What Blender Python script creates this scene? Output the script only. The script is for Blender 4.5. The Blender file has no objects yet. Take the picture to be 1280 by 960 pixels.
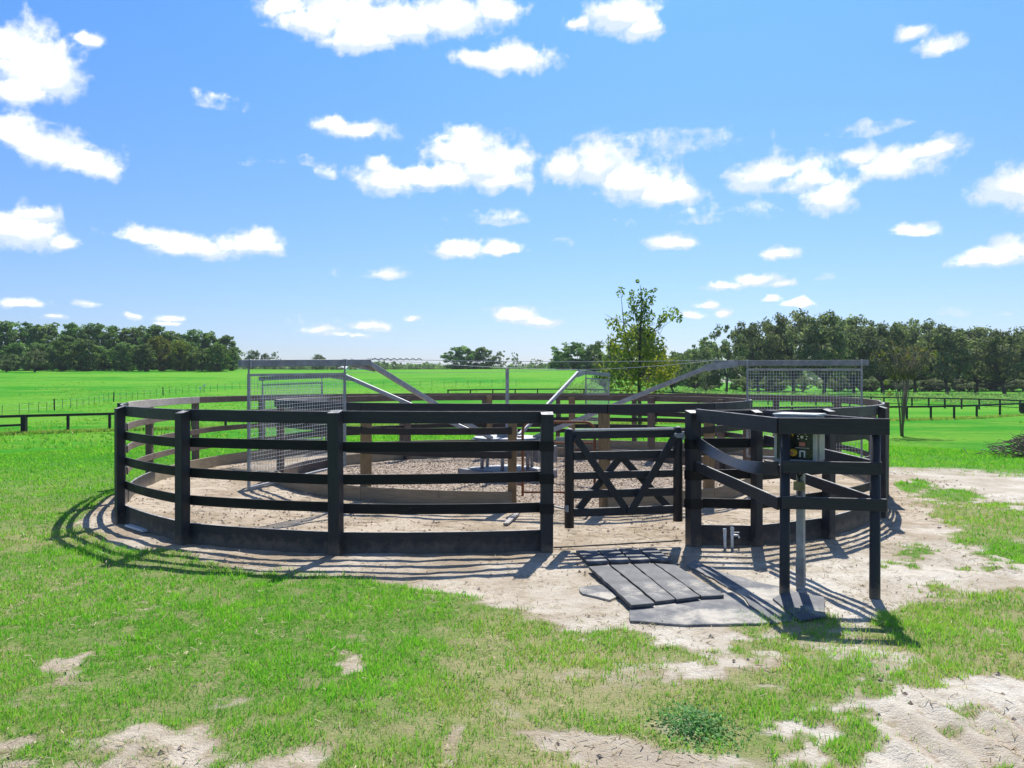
import bpy, math, random
import numpy as np
from mathutils import Vector, Matrix

R = math.radians
SC = bpy.context.scene
COL = SC.collection
F, X0, Y0, CAMH = 1000.0, 640.0, 477.0, 2.0     # focal length in photo pixels, principal column, eye level, eye height in metres
U = 2.0                                          # one measuring unit (eye height) in metres
PEN = (0.0, 16.8)

# ------------------------------------------------------------------ noise
def _hash(ix, iy, seed):
    n = (ix.astype(np.int64) * 374761393 + iy.astype(np.int64) * 668265263 + seed * 974634777) & 0x7fffffff
    n = ((n ^ (n >> 13)) * 1274126177) & 0x7fffffff
    n = n ^ (n >> 16)
    return (n & 0xffff) / 65535.0
def vnoise(x, y, seed=0):
    x = np.asarray(x, float); y = np.asarray(y, float)
    ix, iy = np.floor(x), np.floor(y)
    fx, fy = x - ix, y - iy
    fx = fx * fx * (3 - 2 * fx); fy = fy * fy * (3 - 2 * fy)
    a, b = _hash(ix, iy, seed), _hash(ix + 1, iy, seed)
    c, d = _hash(ix, iy + 1, seed), _hash(ix + 1, iy + 1, seed)
    return (a * (1 - fx) + b * fx) * (1 - fy) + (c * (1 - fx) + d * fx) * fy
def fbm(x, y, seed=0, octv=4, rough=0.5):
    s, a, t = 0, 1.0, 0
    for o in range(octv):
        s = s + a * vnoise(x * 2 ** o + 17.3 * o, y * 2 ** o - 9.1 * o, seed + o * 7)
        t += a; a *= rough
    return s / t
def sst(a, b, x):
    t = np.clip((np.asarray(x, float) - a) / (b - a), 0, 1)
    return t * t * (3 - 2 * t)

# ------------------------------------------------------------------ terrain
def terrain(x, y):
    x = np.asarray(x, float); y = np.asarray(y, float)
    d = np.hypot(x - PEN[0], y - PEN[1])
    z = -1.4 * sst(11, 34, d)
    az = x / np.maximum(np.abs(y), 1.0)
    side = 1 - sst(0.06, 0.34, az)
    z = z + (1.2 + 5.9 * side) * sst(62, 250, y) * sst(0, 60, y)
    z = z + sst(35, 90, d) * (fbm(x / 45, y / 45, 5, 3) - .5) * 0.7
    return z
def micro(x, y):
    """small relief of the soil close to the pen"""
    x = np.asarray(x, float); y = np.asarray(y, float)
    m = (fbm(x * 1.1, y * 1.1, 31, 3) - .5) * .05 + (fbm(x * 4.5, y * 4.5, 32, 3) - .5) * .028
    pad = sst(.9, 1.4, np.hypot((x - 1.5) / 1.25, (y - 8.2) / 1.9))
    m = m * (0.12 + 0.88 * pad)
    # tyre lugs pressed in the sand close to the camera
    px, py = X0 + F * x / np.maximum(y, .5), Y0 + F * CAMH / np.maximum(y, .5)
    tr = sst(1080, 1120, px) * sst(858, 880, py) * (y > 1.5)
    lug = np.abs(((x + y * .06 + .03 * vnoise(x * 3, y * 5, 71)) / .245) % 1 - .5) * 2
    m = m + tr * (sst(.25, .75, lug) - .5) * .045 * (.4 + vnoise(x * 9, y * 9, 77))
    return m - .012
def gz(x, y):
    return terrain(x, y) + micro(x, y)
def ground_hit(px, py):
    """where the line of sight through a photo pixel meets the terrain"""
    ys = np.arange(4, 320, .25)
    xs = (px - X0) / F * ys
    zr = CAMH - (py - Y0) / F * ys
    k = np.argmax(zr <= terrain(xs, ys))
    return float(xs[k]), float(ys[k])
def at(px, py, z=0.0):
    y = (CAMH - z) * F / (py - Y0)
    return ((px - X0) / F * y, y)

# ------------------------------------------------------------------ fence corners, metres
OUT = [(-2.786, 5.68), (-2.04, 4.95), (-1.021, 4.64), (.203, 4.717), (1.11, 4.89), (1.485, 4.854), (2.035, 5.139), (2.746, 5.917),
       (3.24, 6.95), (3.65, 8.1), (3.79, 9.3), (3.43, 10.4), (2.83, 11.3), (1.82, 11.9), (.70, 12.2), (-.43, 12.2), (-1.64, 11.9),
       (-2.6, 11.3), (-3.25, 10.4), (-3.6, 9.1), (-3.58, 7.9), (-3.26, 6.68)]
INN = [(-2.30, 7.94), (-1.236, 6.757), (0.0, 6.45), (.73, 6.29), (1.64, 6.667), (2.3, 7.85), (2.35, 9.0), (1.75, 10.05), (.8, 10.6),
       (-.3, 10.65), (-1.35, 10.3), (-2.1, 9.35)]
OUT = [(a * U, b * U) for a, b in OUT]
INN = [(a * U, b * U) for a, b in INN]

def poly_sd(x, y, P):
    """signed distance to a closed polygon, negative inside"""
    x = np.asarray(x, float); y = np.asarray(y, float)
    d = np.full(x.shape, 1e9); inside = np.zeros(x.shape, bool)
    for i in range(len(P)):
        (ax, ay), (bx, by) = P[i], P[(i + 1) % len(P)]
        ex, ey = bx - ax, by - ay
        t = np.clip(((x - ax) * ex + (y - ay) * ey) / (ex * ex + ey * ey), 0, 1)
        d = np.minimum(d, np.hypot(x - ax - t * ex, y - ay - t * ey))
        c = ((ay > y) != (by > y)) & (x < (bx - ax) * (y - ay) / ((by - ay) if by != ay else 1e-9) + ax)
        inside ^= c
    return np.where(inside, -d, d)

EDGE = np.array([(60, 660), (98, 660), (133, 674), (180, 686), (250, 701), (330, 717), (420, 726), (500, 728), (560, 738), (605, 755),
                 (640, 765), (700, 760), (740, 752), (790, 772), (860, 778), (960, 776), (1000, 768), (1060, 778), (1100, 768),
                 (1150, 752), (1200, 743), (1290, 738), (1600, 730)], float)
LOWER = np.array([(60, 668), (100, 648), (150, 618), (1095, 600), (1110, 583), (1280, 592), (1600, 606)], float)
BARE = [(150, 928, 95, 26, .85), (235, 948, 80, 18, .7), (215, 905, 50, 10, .6), (200, 757, 26, 8, .7), (82, 832, 27, 17, .95), (425, 823, 15, 17, .95),
        (280, 860, 32, 9, .75), (576, 922, 20, 16, .8), (692, 918, 30, 20, .55), (780, 832, 95, 14, .6), (868, 785, 42, 18, .85),
        (728, 762, 55, 11, .7), (850, 842, 32, 12, .6), (955, 892, 62, 22, .95), (1060, 865, 55, 11, .8), (1235, 925, 170, 62, 1.2),
        (1085, 945, 95, 40, 1.1), (1010, 930, 65, 28, .95), (905, 948, 70, 20, .6), (745, 858, 40, 12, .45), (640, 805, 40, 8, .4),
        (340, 770, 30, 7, .35), (130, 790, 34, 8, .4), (60, 885, 40, 10, .45), (480, 880, 50, 11, .4), (500, 950, 70, 14, .5), (380, 900, 60, 12, .4), (820, 905, 40, 14, .5), (760, 935, 50, 14, .5)]
TUFT = [(1140, 607, 32, 6, 1), (1185, 620, 50, 9, 1), (1245, 640, 55, 11, 1), (1190, 640, 34, 13, .9), (1235, 668, 55, 24, 1.1),
        (1275, 690, 40, 18, 1), (1150, 690, 36, 6, .9), (1125, 706, 26, 6, .8), (1178, 737, 32, 6, .9), (1226, 712, 20, 3, .8),
        (1330, 650, 60, 30, 1), (1045, 908, 44, 22, 1), (930, 914, 24, 11, 1), (990, 878, 60, 15, .9), (1245, 951, 12, 5, 1), (1020, 940, 20, 8, .8),
        (1100, 625, 20, 6, .6), (880, 725, 1, 1, 0)]
def cover(x, y):
    """grass cover, wood chips and dryness of the soil at a place"""
    x = np.asarray(x, float); y = np.asarray(y, float)
    ys = np.maximum(y, 1.0)
    px, py = X0 + F * x / ys, Y0 + F * CAMH / ys
    wob = (fbm(x * 1.3, y * 1.3, 3, 4, .6) - .5)
    wob2 = (fbm(x * 5, y * 5, 13, 3, .6) - .5)
    e = np.interp(px, EDGE[:, 0], EDGE[:, 1]); lo = np.interp(px, LOWER[:, 0], LOWER[:, 1])
    sc = (py - Y0) / 200.0
    g = np.ones(x.shape)
    sd = poly_sd(x, y, OUT)
    ringbare = 1 - sst(.1, .5, sd + wob * .6)
    g = g - ringbare
    front = sst(-7, 7, (py - lo) + wob * 16) * (1 - sst(-10, 10, (py - e) + (wob * 34 + wob2 * 14) * sc)) * (px > 60) * (y > 2) * (sd > 0)
    g = g - front
    pw, ph = px + (wob * 60 + wob2 * 40) * sc, py + (wob * 26 - wob2 * 22) * sc
    near = (y > 1.5) & (y < 22)
    for (cx, cy, rx, ry, s) in BARE:
        q = np.hypot((pw - cx) / rx, (ph - cy) / ry)
        g = g - s * (1 - sst(.25, 1.45, q + (fbm(x * 9, y * 9, 23, 3, .65) - .5) * 1.1)) * near * (sd > .2)
    reg = .95 * sst(560, 760, px) * sst(756, 800, py) * (1 - .55 * sst(900, 1000, px) * (1 - sst(830, 860, py))) + .6 * sst(880, 930, py) * (px < 700) + .22
    g = g - np.clip(reg, 0, 1.1) * sst(.50, .64, fbm(x * 1.5, y * 1.9, 57, 4, .58)) * near * (py > 640)
    g = np.clip(g, 0, 1)
    for (cx, cy, rx, ry, s) in TUFT:
        q = np.hypot((pw - cx) / rx, (ph - cy) / ry)
        g = g + s * (1 - sst(.5, 1.15, q)) * near * (sd > .35)
    g = np.clip(g, 0, 1)
    chips = 1 - sst(-.25, .25, poly_sd(x, y, INN) + wob * .6)
    tr = sst(1060, 1110, px + wob * 60) * sst(856, 880, py + wob2 * 20) * (y > 1.5)
    lug = np.abs(((x + y * .06 + .03 * vnoise(x * 3, y * 5, 71)) / .245) % 1 - .5) * 2
    chips = np.maximum(chips, tr * (1 - sst(.10, .40, lug)) * sst(.35, .60, fbm(x * 4, y * 7, 75, 3)) * .75)
    dry = np.clip(.28 + 1.7 * (fbm(x * .55 + 3, y * .55, 41, 4) - .5) + .5 * sst(380, 900, px) * sst(640, 780, py), 0, 1)
    lush = 1 - sst(.6, 1.2, np.hypot((px - 330) / 330, (py - 800) / 80))
    dry = np.clip(dry - .35 * lush + .30 * (py > 660) * (1 - sst(650, 740, py)) * (px < 700), 0, 1)
    dry = np.where(y > 14, dry * (1 - .85 * sst(14, 17, y)), dry)
    return g, chips, dry

# ------------------------------------------------------------------ node helper
class NT:
    def __init__(s, nt):
        s.nt = nt; nt.nodes.clear()
    def n(s, t, _in=None, **kw):
        nd = s.nt.nodes.new(t)
        for k, v in kw.items(): setattr(nd, k, v)
        for k, v in (_in or {}).items(): s.put(nd.inputs[k], v)
        return nd
    def put(s, sock, v):
        if isinstance(v, bpy.types.NodeSocket): s.nt.links.new(v, sock)
        elif isinstance(v, bpy.types.Node): s.nt.links.new(v.outputs[0], sock)
        else:
            if hasattr(sock, 'default_value'):
                if sock.type == 'RGBA' and len(v) == 3: v = (*v, 1)
                sock.default_value = v
    def m(s, op, a, b=0.0, c=0.0, clamp=False):
        return s.n('ShaderNodeMath', {0: a, 1: b, 2: c}, operation=op, use_clamp=clamp).outputs[0]
    def vm(s, op, a, b=(0, 0, 0)):
        return s.n('ShaderNodeVectorMath', {0: a, 1: b}, operation=op).outputs[0]
    def mix(s, f, a, b, bt='MIX'):
        nd = s.nt.nodes.new('ShaderNodeMix'); nd.data_type = 'RGBA'; nd.blend_type = bt
        s.put(nd.inputs[0], f); s.put(nd.inputs[6], a); s.put(nd.inputs[7], b)
        return nd.outputs[2]
    def noise(s, vec, scale, detail=4, rough=.5, out=0, dist=0.0):
        nd = s.n('ShaderNodeTexNoise', {'Scale': scale, 'Detail': detail, 'Roughness': rough, 'Distortion': dist})
        if vec is not None: s.put(nd.inputs['Vector'], vec)
        return nd.outputs[out]
    def ramp(s, f, a, b, c=0.0, d=1.0, smooth=True):
        nd = s.n('ShaderNodeMapRange', {0: f, 1: a, 2: b, 3: c, 4: d})
        nd.interpolation_type = 'SMOOTHSTEP' if smooth else 'LINEAR'
        return nd.outputs[0]
    def scale(s, vec, sc):
        return s.vm('MULTIPLY', vec, sc)
    def bump(s, h, strength, dist=.02):
        return s.n('ShaderNodeBump', {'Height': h, 'Strength': strength, 'Distance': dist}).outputs[0]
MATS = {}
def material(name):
    m = bpy.data.materials.new(name); m.use_nodes = True
    MATS[name] = m
    return m, NT(m.node_tree)
def principled(t, col, rough, metal=0.0, normal=None, spec=.5, **kw):
    b = t.n('ShaderNodeBsdfPrincipled', {'Base Color': col, 'Roughness': rough, 'Metallic': metal, 'Specular IOR Level': spec})
    for k, v in kw.items(): t.put(b.inputs[k], v)
    if normal is not None: t.put(b.inputs['Normal'], normal)
    o = t.n('ShaderNodeOutputMaterial', {'Surface': b.outputs[0]})
    return b

def wood_mat(name, c1, c2, rough, grain=(3, 3, .35), worn=None, worn_amt=0.0, spec=.3, top_sheen=0.0, sheen_tone=(.42, .40, .37), splash=False):
    m, t = material(name)
    tc = t.n('ShaderNodeTexCoord').outputs['Object']
    inf = t.n('ShaderNodeObjectInfo').outputs['Random']
    v = t.vm('ADD', tc, t.scale(t.n('ShaderNodeCombineXYZ', {0: inf, 1: inf, 2: inf}).outputs[0], (37, 53, 71)))
    st = t.noise(t.scale(v, grain), 14, 6, .65)
    st2 = t.noise(t.scale(v, grain), 60, 3, .6)
    bl = t.noise(v, 2.2, 4, .6)
    f = t.m('ADD', t.m('MULTIPLY', st, .7), t.m('MULTIPLY', bl, .35))
    col = t.mix(t.ramp(f, .32, .75), c1, c2)
    col = t.mix(t.m('MULTIPLY', t.ramp(st2, .5, .7), .35), col, tuple(x * .55 for x in c1))
    if worn:
        wn = t.noise(v, 5.5, 6, .75)
        col = t.mix(t.m('MULTIPLY', t.ramp(wn, .58, .70), worn_amt), col, worn)
    if top_sheen:  # pale sky reflection painted into the colour of upward faces, mottled by noise
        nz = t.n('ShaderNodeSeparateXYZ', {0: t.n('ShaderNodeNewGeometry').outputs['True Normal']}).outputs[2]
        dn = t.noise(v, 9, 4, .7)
        col = t.mix(t.m('MULTIPLY', t.m('MULTIPLY', t.ramp(nz, .70, .92), t.ramp(dn, .25, .7)), top_sheen), col, sheen_tone)
    if splash:
        wp = t.n('ShaderNodeNewGeometry').outputs['Position']; pz = t.n('ShaderNodeSeparateXYZ', {0: wp}).outputs[2]
        sn = t.noise(wp, 7, 6, .75)
        col = t.mix(t.m('MULTIPLY', t.ramp(t.m('SUBTRACT', t.m('MULTIPLY', sn, .46), pz), .06, .24), .55), col, (.22, .18, .13))
    bp = t.bump(t.m('ADD', st, t.m('MULTIPLY', st2, .5)), .35, .006)
    principled(t, col, t.ramp(bl, .2, .8, rough - .1, rough + .12), 0, bp, spec)
    return m
wood_mat('black_paint', (.0200, .0203, .0250), (.0370, .0372, .0430), .55, worn=(.05, .045, .04), worn_amt=.35, spec=.32, top_sheen=.95, sheen_tone=(.50, .48, .45), splash=True)
wood_mat('black_rail', (.0075, .0070, .0078), (.0155, .0145, .0155), .60, (.30, .30, 4.0), worn=(.03, .026, .022), worn_amt=.3, spec=.25, top_sheen=.5, sheen_tone=(.20, .19, .18))
wood_mat('loose_rubber', (.012, .012, .014), (.022, .022, .024), .40, (.6, .6, .6), spec=.5)
wood_mat('weathered_wood', (.090, .066, .050), (.190, .150, .122), .8, worn=(.21, .19, .17), worn_amt=.6, top_sheen=.5)
wood_mat('bleached_wood', (.26, .235, .205), (.46, .43, .39), .85, (.30, .30, 4.0), worn=(.25, .10, .05), worn_amt=.5)
wood_mat('treated_wood', (.17, .115, .058), (.33, .235, .125), .8, worn=(.24, .20, .13), worn_amt=.4, top_sheen=.4)
wood_mat('kick_wood', (.21, .17, .11), (.36, .30, .21), .85, (.30, .30, 4.0), worn=(.15, .12, .085), worn_amt=.6)
wood_mat('dark_rail', (.018, .015, .014), (.042, .036, .031), .6, (.30, .30, 4.0), worn=(.10, .085, .07), worn_amt=.3, spec=.4)
BOARD = (.30, .30, 4.0)
wood_mat('black_board', (.0200, .0203, .0250), (.0370, .0372, .0430), .55, BOARD, worn=(.06, .054, .047), worn_amt=.4, spec=.32, top_sheen=.95, sheen_tone=(.50, .48, .45), splash=True)
wood_mat('weathered_board', (.090, .066, .050), (.200, .158, .128), .8, BOARD, worn=(.21, .19, .17), worn_amt=.6, top_sheen=.5)
wood_mat('bark', (.05, .04, .032), (.13, .11, .09), .9, grain=(4, 4, .6))
wood_mat('pale_bark', (.16, .13, .11), (.30, .25, .215), .9, grain=(4, 4, .6))
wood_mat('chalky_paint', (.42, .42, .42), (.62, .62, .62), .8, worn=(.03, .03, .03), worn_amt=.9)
wood_mat('stick_bark', (.10, .072, .058), (.25, .19, .16), .9, grain=(4, 4, .6))
wood_mat('fence_black', (.012, .012, .012), (.025, .025, .024), .65)
wood_mat('stake_wood', (.10, .085, .065), (.2, .17, .13), .85)

def metal_mat(name, c1, c2, rough, metal, sc=8):
    m, t = material(name)
    tc = t.n('ShaderNodeTexCoord').outputs['Object']
    a = t.noise(tc, sc, 5, .6); b = t.noise(tc, sc * 9, 3, .6)
    f = t.m('ADD', t.m('MULTIPLY', a, .7), t.m('MULTIPLY', b, .3))
    col = t.mix(t.ramp(f, .35, .68), c1, c2)
    principled(t, col, t.ramp(a, .3, .7, rough - .08, rough + .12), metal, t.bump(b, .12, .002))
    return m
metal_mat('galvanised', (.24, .25, .265), (.42, .435, .45), .58, .35)
metal_mat('dull_galvanised', (.17, .18, .195), (.31, .325, .34), .62, .3)
metal_mat('rusty_steel', (.13, .042, .018), (.27, .11, .05), .75, .15, 12)
metal_mat('grey_enamel', (.20, .20, .185), (.29, .29, .27), .42, .0)
metal_mat('light_bezel', (.30, .30, .285), (.40, .40, .385), .45, .0)
metal_mat('white_plastic', (.60, .60, .57), (.78, .78, .76), .45, .0, 16)
metal_mat('black_plastic', (.008, .008, .009), (.014, .014, .015), .30, .0)
metal_mat('yellow_plastic', (.55, .33, .02), (.66, .42, .04), .4, .0)
metal_mat('red_plastic', (.45, .12, .10), (.55, .2, .17), .4, .0)
metal_mat('white_print', (.6, .6, .58), (.7, .7, .68), .5, .0)
metal_mat('brass_valve', (.30, .25, .13), (.42, .36, .2), .4, .6)
metal_mat('wire_steel', (.50, .51, .52), (.68, .69, .70), .5, .15)
metal_mat('barn_white', (.7, .71, .72), (.8, .8, .8), .6, .0, .6)
metal_mat('barn_roof', (.5, .52, .54), (.6, .62, .63), .5, .2, .6)

def rubber():
    m, t = material('rubber')
    geo = t.n('ShaderNodeTexCoord').outputs['Object']
    a = t.noise(geo, 3.5, 6, .65); b = t.noise(geo, 90, 2, .6)
    col = t.mix(t.ramp(a, .35, .7), (.060, .064, .072), (.130, .133, .140))
    sand = t.noise(geo, 1.7, 7, .75)
    col = t.mix(t.m('MULTIPLY', t.ramp(sand, .54, .68), .55), col, (.42, .38, .31))
    principled(t, col, .7, 0, t.bump(b, .3, .004), .4)
    m, t = material('sandy_rubber')
    geo = t.n('ShaderNodeTexCoord').outputs['Object']
    a = t.noise(geo, 2.5, 6, .7); b = t.noise(geo, 90, 2, .6)
    col = t.mix(t.ramp(a, .35, .65), (.10, .105, .115), (.24, .235, .225))
    sand = t.noise(geo, 1.4, 7, .75)
    col = t.mix(t.m('MULTIPLY', t.ramp(sand, .46, .62), .8), col, (.46, .42, .35))
    principled(t, col, .8, 0, t.bump(b, .3, .004), .3)
rubber()
def concrete():
    m, t = material('concrete')
    geo = t.n('ShaderNodeTexCoord').outputs['Object']
    a = t.noise(geo, 3, 6, .65); b = t.noise(geo, 60, 3, .6)
    col = t.mix(t.ramp(a, .3, .7), (.13, .14, .155), (.29, .295, .30))
    principled(t, col, .8, 0, t.bump(b, .4, .004), .3)
concrete()

def leaf_mat(name, c1, c2, trans=.35, sheen=.06):
    m, t = material(name)
    at_ = t.n('ShaderNodeAttribute', attribute_name='tone')
    f = t.n('ShaderNodeSeparateColor', {0: at_.outputs['Color']})
    col = t.mix(f.outputs[0], c1, c2)
    col = t.mix(f.outputs[1], col, (.30, .26, .03))
    inf = t.n('ShaderNodeObjectInfo').outputs['Random']
    col = t.n('ShaderNodeHueSaturation', {'Hue': t.ramp(inf, 0, 1, .485, .512, False), 'Saturation': 1.0, 'Value': t.ramp(inf, 0, 1, .8, 1.2, False), 'Fac': 1.0, 'Color': col}).outputs[0]
    d = t.n('ShaderNodeBsdfDiffuse', {'Color': col, 'Roughness': .6})
    tr = t.n('ShaderNodeBsdfTranslucent', {'Color': t.mix(.5, col, t.mix(1.0, col, (1.4, 1.5, .7), 'MULTIPLY'))})
    gl = t.n('ShaderNodeBsdfGlossy', {'Color': (1, 1, 1, 1), 'Roughness': .55})
    s1 = t.n('ShaderNodeMixShader', {0: trans, 1: d.outputs[0], 2: tr.outputs[0]})
    s2 = t.n('ShaderNodeMixShader', {0: sheen, 1: s1.outputs[0], 2: gl.outputs[0]})
    t.n('ShaderNodeOutputMaterial', {'Surface': s2.outputs[0]})
leaf_mat('oak_leaf', (.068, .105, .050), (.250, .310, .140), .48, .018)
leaf_mat('wood_leaf', (.062, .125, .040), (.225, .340, .095), .48, .016)
leaf_mat('yellowish_leaf', (.11, .16, .02), (.30, .32, .05), .45, .015)
leaf_mat('young_leaf', (.065, .115, .020), (.22, .27, .05), .50, .02)
leaf_mat('myrtle_leaf', (.105, .080, .062), (.24, .29, .06), .35, .02)
leaf_mat('weed_leaf', (.10, .25, .075), (.27, .48, .17), .42, .012)

def blade_mat():
    m, t = material('grass_blade')
    f = t.n('ShaderNodeSeparateColor', {0: t.n('ShaderNodeAttribute', attribute_name='tone').outputs['Color']})
    col = t.mix(f.outputs[0], (.040, .295, .012), (.290, .620, .060))
    col = t.mix(f.outputs[1], col, (.46, .42, .16))
    d = t.n('ShaderNodeBsdfDiffuse', {'Color': col})
    tr = t.n('ShaderNodeBsdfTranslucent', {'Color': t.mix(1.0, col, (1.25, 1.25, .8), 'MULTIPLY')})
    gl = t.n('ShaderNodeBsdfGlossy', {'Color': (1, 1, 1, 1), 'Roughness': .38})
    s1 = t.n('ShaderNodeMixShader', {0: .42, 1: d.outputs[0], 2: tr.outputs[0]})
    s2 = t.n('ShaderNodeMixShader', {0: .012, 1: s1.outputs[0], 2: gl.outputs[0]})
    t.n('ShaderNodeOutputMaterial', {'Surface': s2.outputs[0]})
blade_mat()
def chip_mat(name, c1, c2):
    m, t = material(name)
    f = t.n('ShaderNodeSeparateColor', {0: t.n('ShaderNodeAttribute', attribute_name='tone').outputs['Color']})
    principled(t, t.mix(f.outputs[0], c1, c2), .85, 0, None, .2)
chip_mat('chip', (.27, .205, .15), (.60, .50, .40))
chip_mat('straw', (.20, .15, .07), (.52, .44, .28))

def ground_mat():
    m, t = material('ground_soil')
    P = t.n('ShaderNodeNewGeometry').outputs['Position']
    a = t.n('ShaderNodeAttribute', attribute_name='cover')
    s = t.n('ShaderNodeSeparateColor', {0: a.outputs['Color']})
    g, ch, dry, far = s.outputs[0], s.outputs[1], s.outputs[2], a.outputs['Alpha']
    n1 = t.noise(P, .9, 6, .62); n2 = t.noise(P, 6, 6, .65); n3 = t.noise(P, 45, 4, .7); n4 = t.noise(P, 160, 2, .6)
    sand = t.mix(t.ramp(n1, .35, .68), (.46, .40, .31), (.66, .615, .53))
    pxx = t.n('ShaderNodeSeparateXYZ', {0: P}).outputs[0]
    sand = t.mix(t.m('MULTIPLY', t.ramp(t.m('ADD', pxx, t.m('MULTIPLY', n1, 1.5)), 2.6, .2), .62), sand, t.mix(t.ramp(n1, .38, .62), (.33, .255, .17), (.54, .455, .345)))
    dp = t.n('ShaderNodeVectorMath', {0: P, 1: (0.0, 16.8, 0.0)}, operation='DISTANCE').outputs['Value']
    lane = t.ramp(t.m('ADD', dp, t.m('MULTIPLY', t.m('SUBTRACT', n1, .5), 2.5)), 9.2, 7.2)
    sand = t.mix(lane, sand, t.mix(t.ramp(n1, .38, .62), (.36, .285, .20), (.55, .465, .36)))
    hoof = t.n('ShaderNodeTexVoronoi', {'Vector': t.vm('ADD', P, t.scale(t.n('ShaderNodeCombineXYZ', {0: n2, 1: n2, 2: 0.0}).outputs[0], (.25, .25, 0))), 'Scale': 4.2, 'Randomness': 1.0}).outputs['Distance']
    sand = t.mix(t.m('MULTIPLY', t.ramp(n2, .50, .70), .55), sand, (.33, .26, .18))
    sand = t.mix(t.m('MULTIPLY', t.ramp(n3, .52, .72), .40), sand, (.26, .205, .145))
    sand = t.mix(t.m('MULTIPLY', t.ramp(n4, .55, .7), .35), sand, (.68, .62, .53))
    vor = t.n('ShaderNodeTexVoronoi', {'Vector': P, 'Scale': 24.0, 'Randomness': 1.0})
    vs = t.n('ShaderNodeSeparateColor', {0: vor.outputs['Color']})
    chips = t.mix(vs.outputs[0], (.33, .255, .19), (.56, .47, .38))
    chips = t.mix(t.ramp(n1, .4, .65), chips, (.42, .335, .255))
    soil = t.mix(t.m('MULTIPLY', t.ramp(t.m('ADD', ch, t.m('MULTIPLY', t.m('SUBTRACT', n2, .5), .6)), .3, .7), .85), sand, chips)
    mott = t.noise(P, 3.3, 5, .7)
    soil = t.mix(t.m('MULTIPLY', t.m('MULTIPLY', t.ramp(g, .01, .30), t.ramp(mott, .38, .62)), .75), soil, (.30, .245, .15))
    # lawn close by (thatch below the blades) and pasture farther off
    thatch = t.mix(t.ramp(n3, .35, .7), (.065, .190, .020), (.235, .285, .085))
    thatch = t.mix(t.m('MULTIPLY', t.ramp(mott, .46, .66), .55), thatch, (.34, .28, .17))
    thatch = t.mix(t.m('MULTIPLY', dry, .7), thatch, (.40, .335, .19))
    w = t.scale(P, (.35, 1.0, 1.0))
    l1 = t.noise(w, .055, 5, .6); l2 = t.noise(w, .33, 5, .62); l3 = t.noise(P, 1.9, 5, .7); l4 = t.noise(P, 13, 4, .75)
    past = t.mix(t.ramp(l1, .38, .62), (.035, .255, .012), (.120, .345, .028))
    past = t.mix(t.m('MULTIPLY', t.ramp(l2, .43, .64), .8), past, (.165, .345, .035))
    past = t.mix(t.m('MULTIPLY', t.ramp(l3, .46, .70), .6), past, (.014, .180, .006))
    past = t.mix(t.m('MULTIPLY', t.ramp(l4, .48, .75), .45), past, (.150, .315, .050))
    grass = t.mix(far, thatch, past)
    gn = t.m('ADD', g, t.m('MULTIPLY', t.m('SUBTRACT', n2, .5), .5))
    gn = t.m('ADD', gn, t.m('MULTIPLY', t.m('SUBTRACT', n3, .5), .4))
    gn = t.m('ADD', gn, t.m('MULTIPLY', t.m('SUBTRACT', n4, .5), .5))
    col = t.mix(t.ramp(gn, .22, .80), soil, grass)
    h = t.m('ADD', t.m('MULTIPLY', n2, 1.0), t.m('ADD', t.m('MULTIPLY', n3, .5), t.m('MULTIPLY', n4, .22)))
    h = t.m('ADD', h, t.m('MULTIPLY', t.m('MULTIPLY', far, l4), 2.0))
    h = t.m('ADD', h, t.m('MULTIPLY', t.m('MULTIPLY', t.ramp(hoof, .1, .42), lane), 1.1))
    principled(t, col, .95, 0, t.bump(h, .85, .05), .03)
ground_mat()

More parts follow.
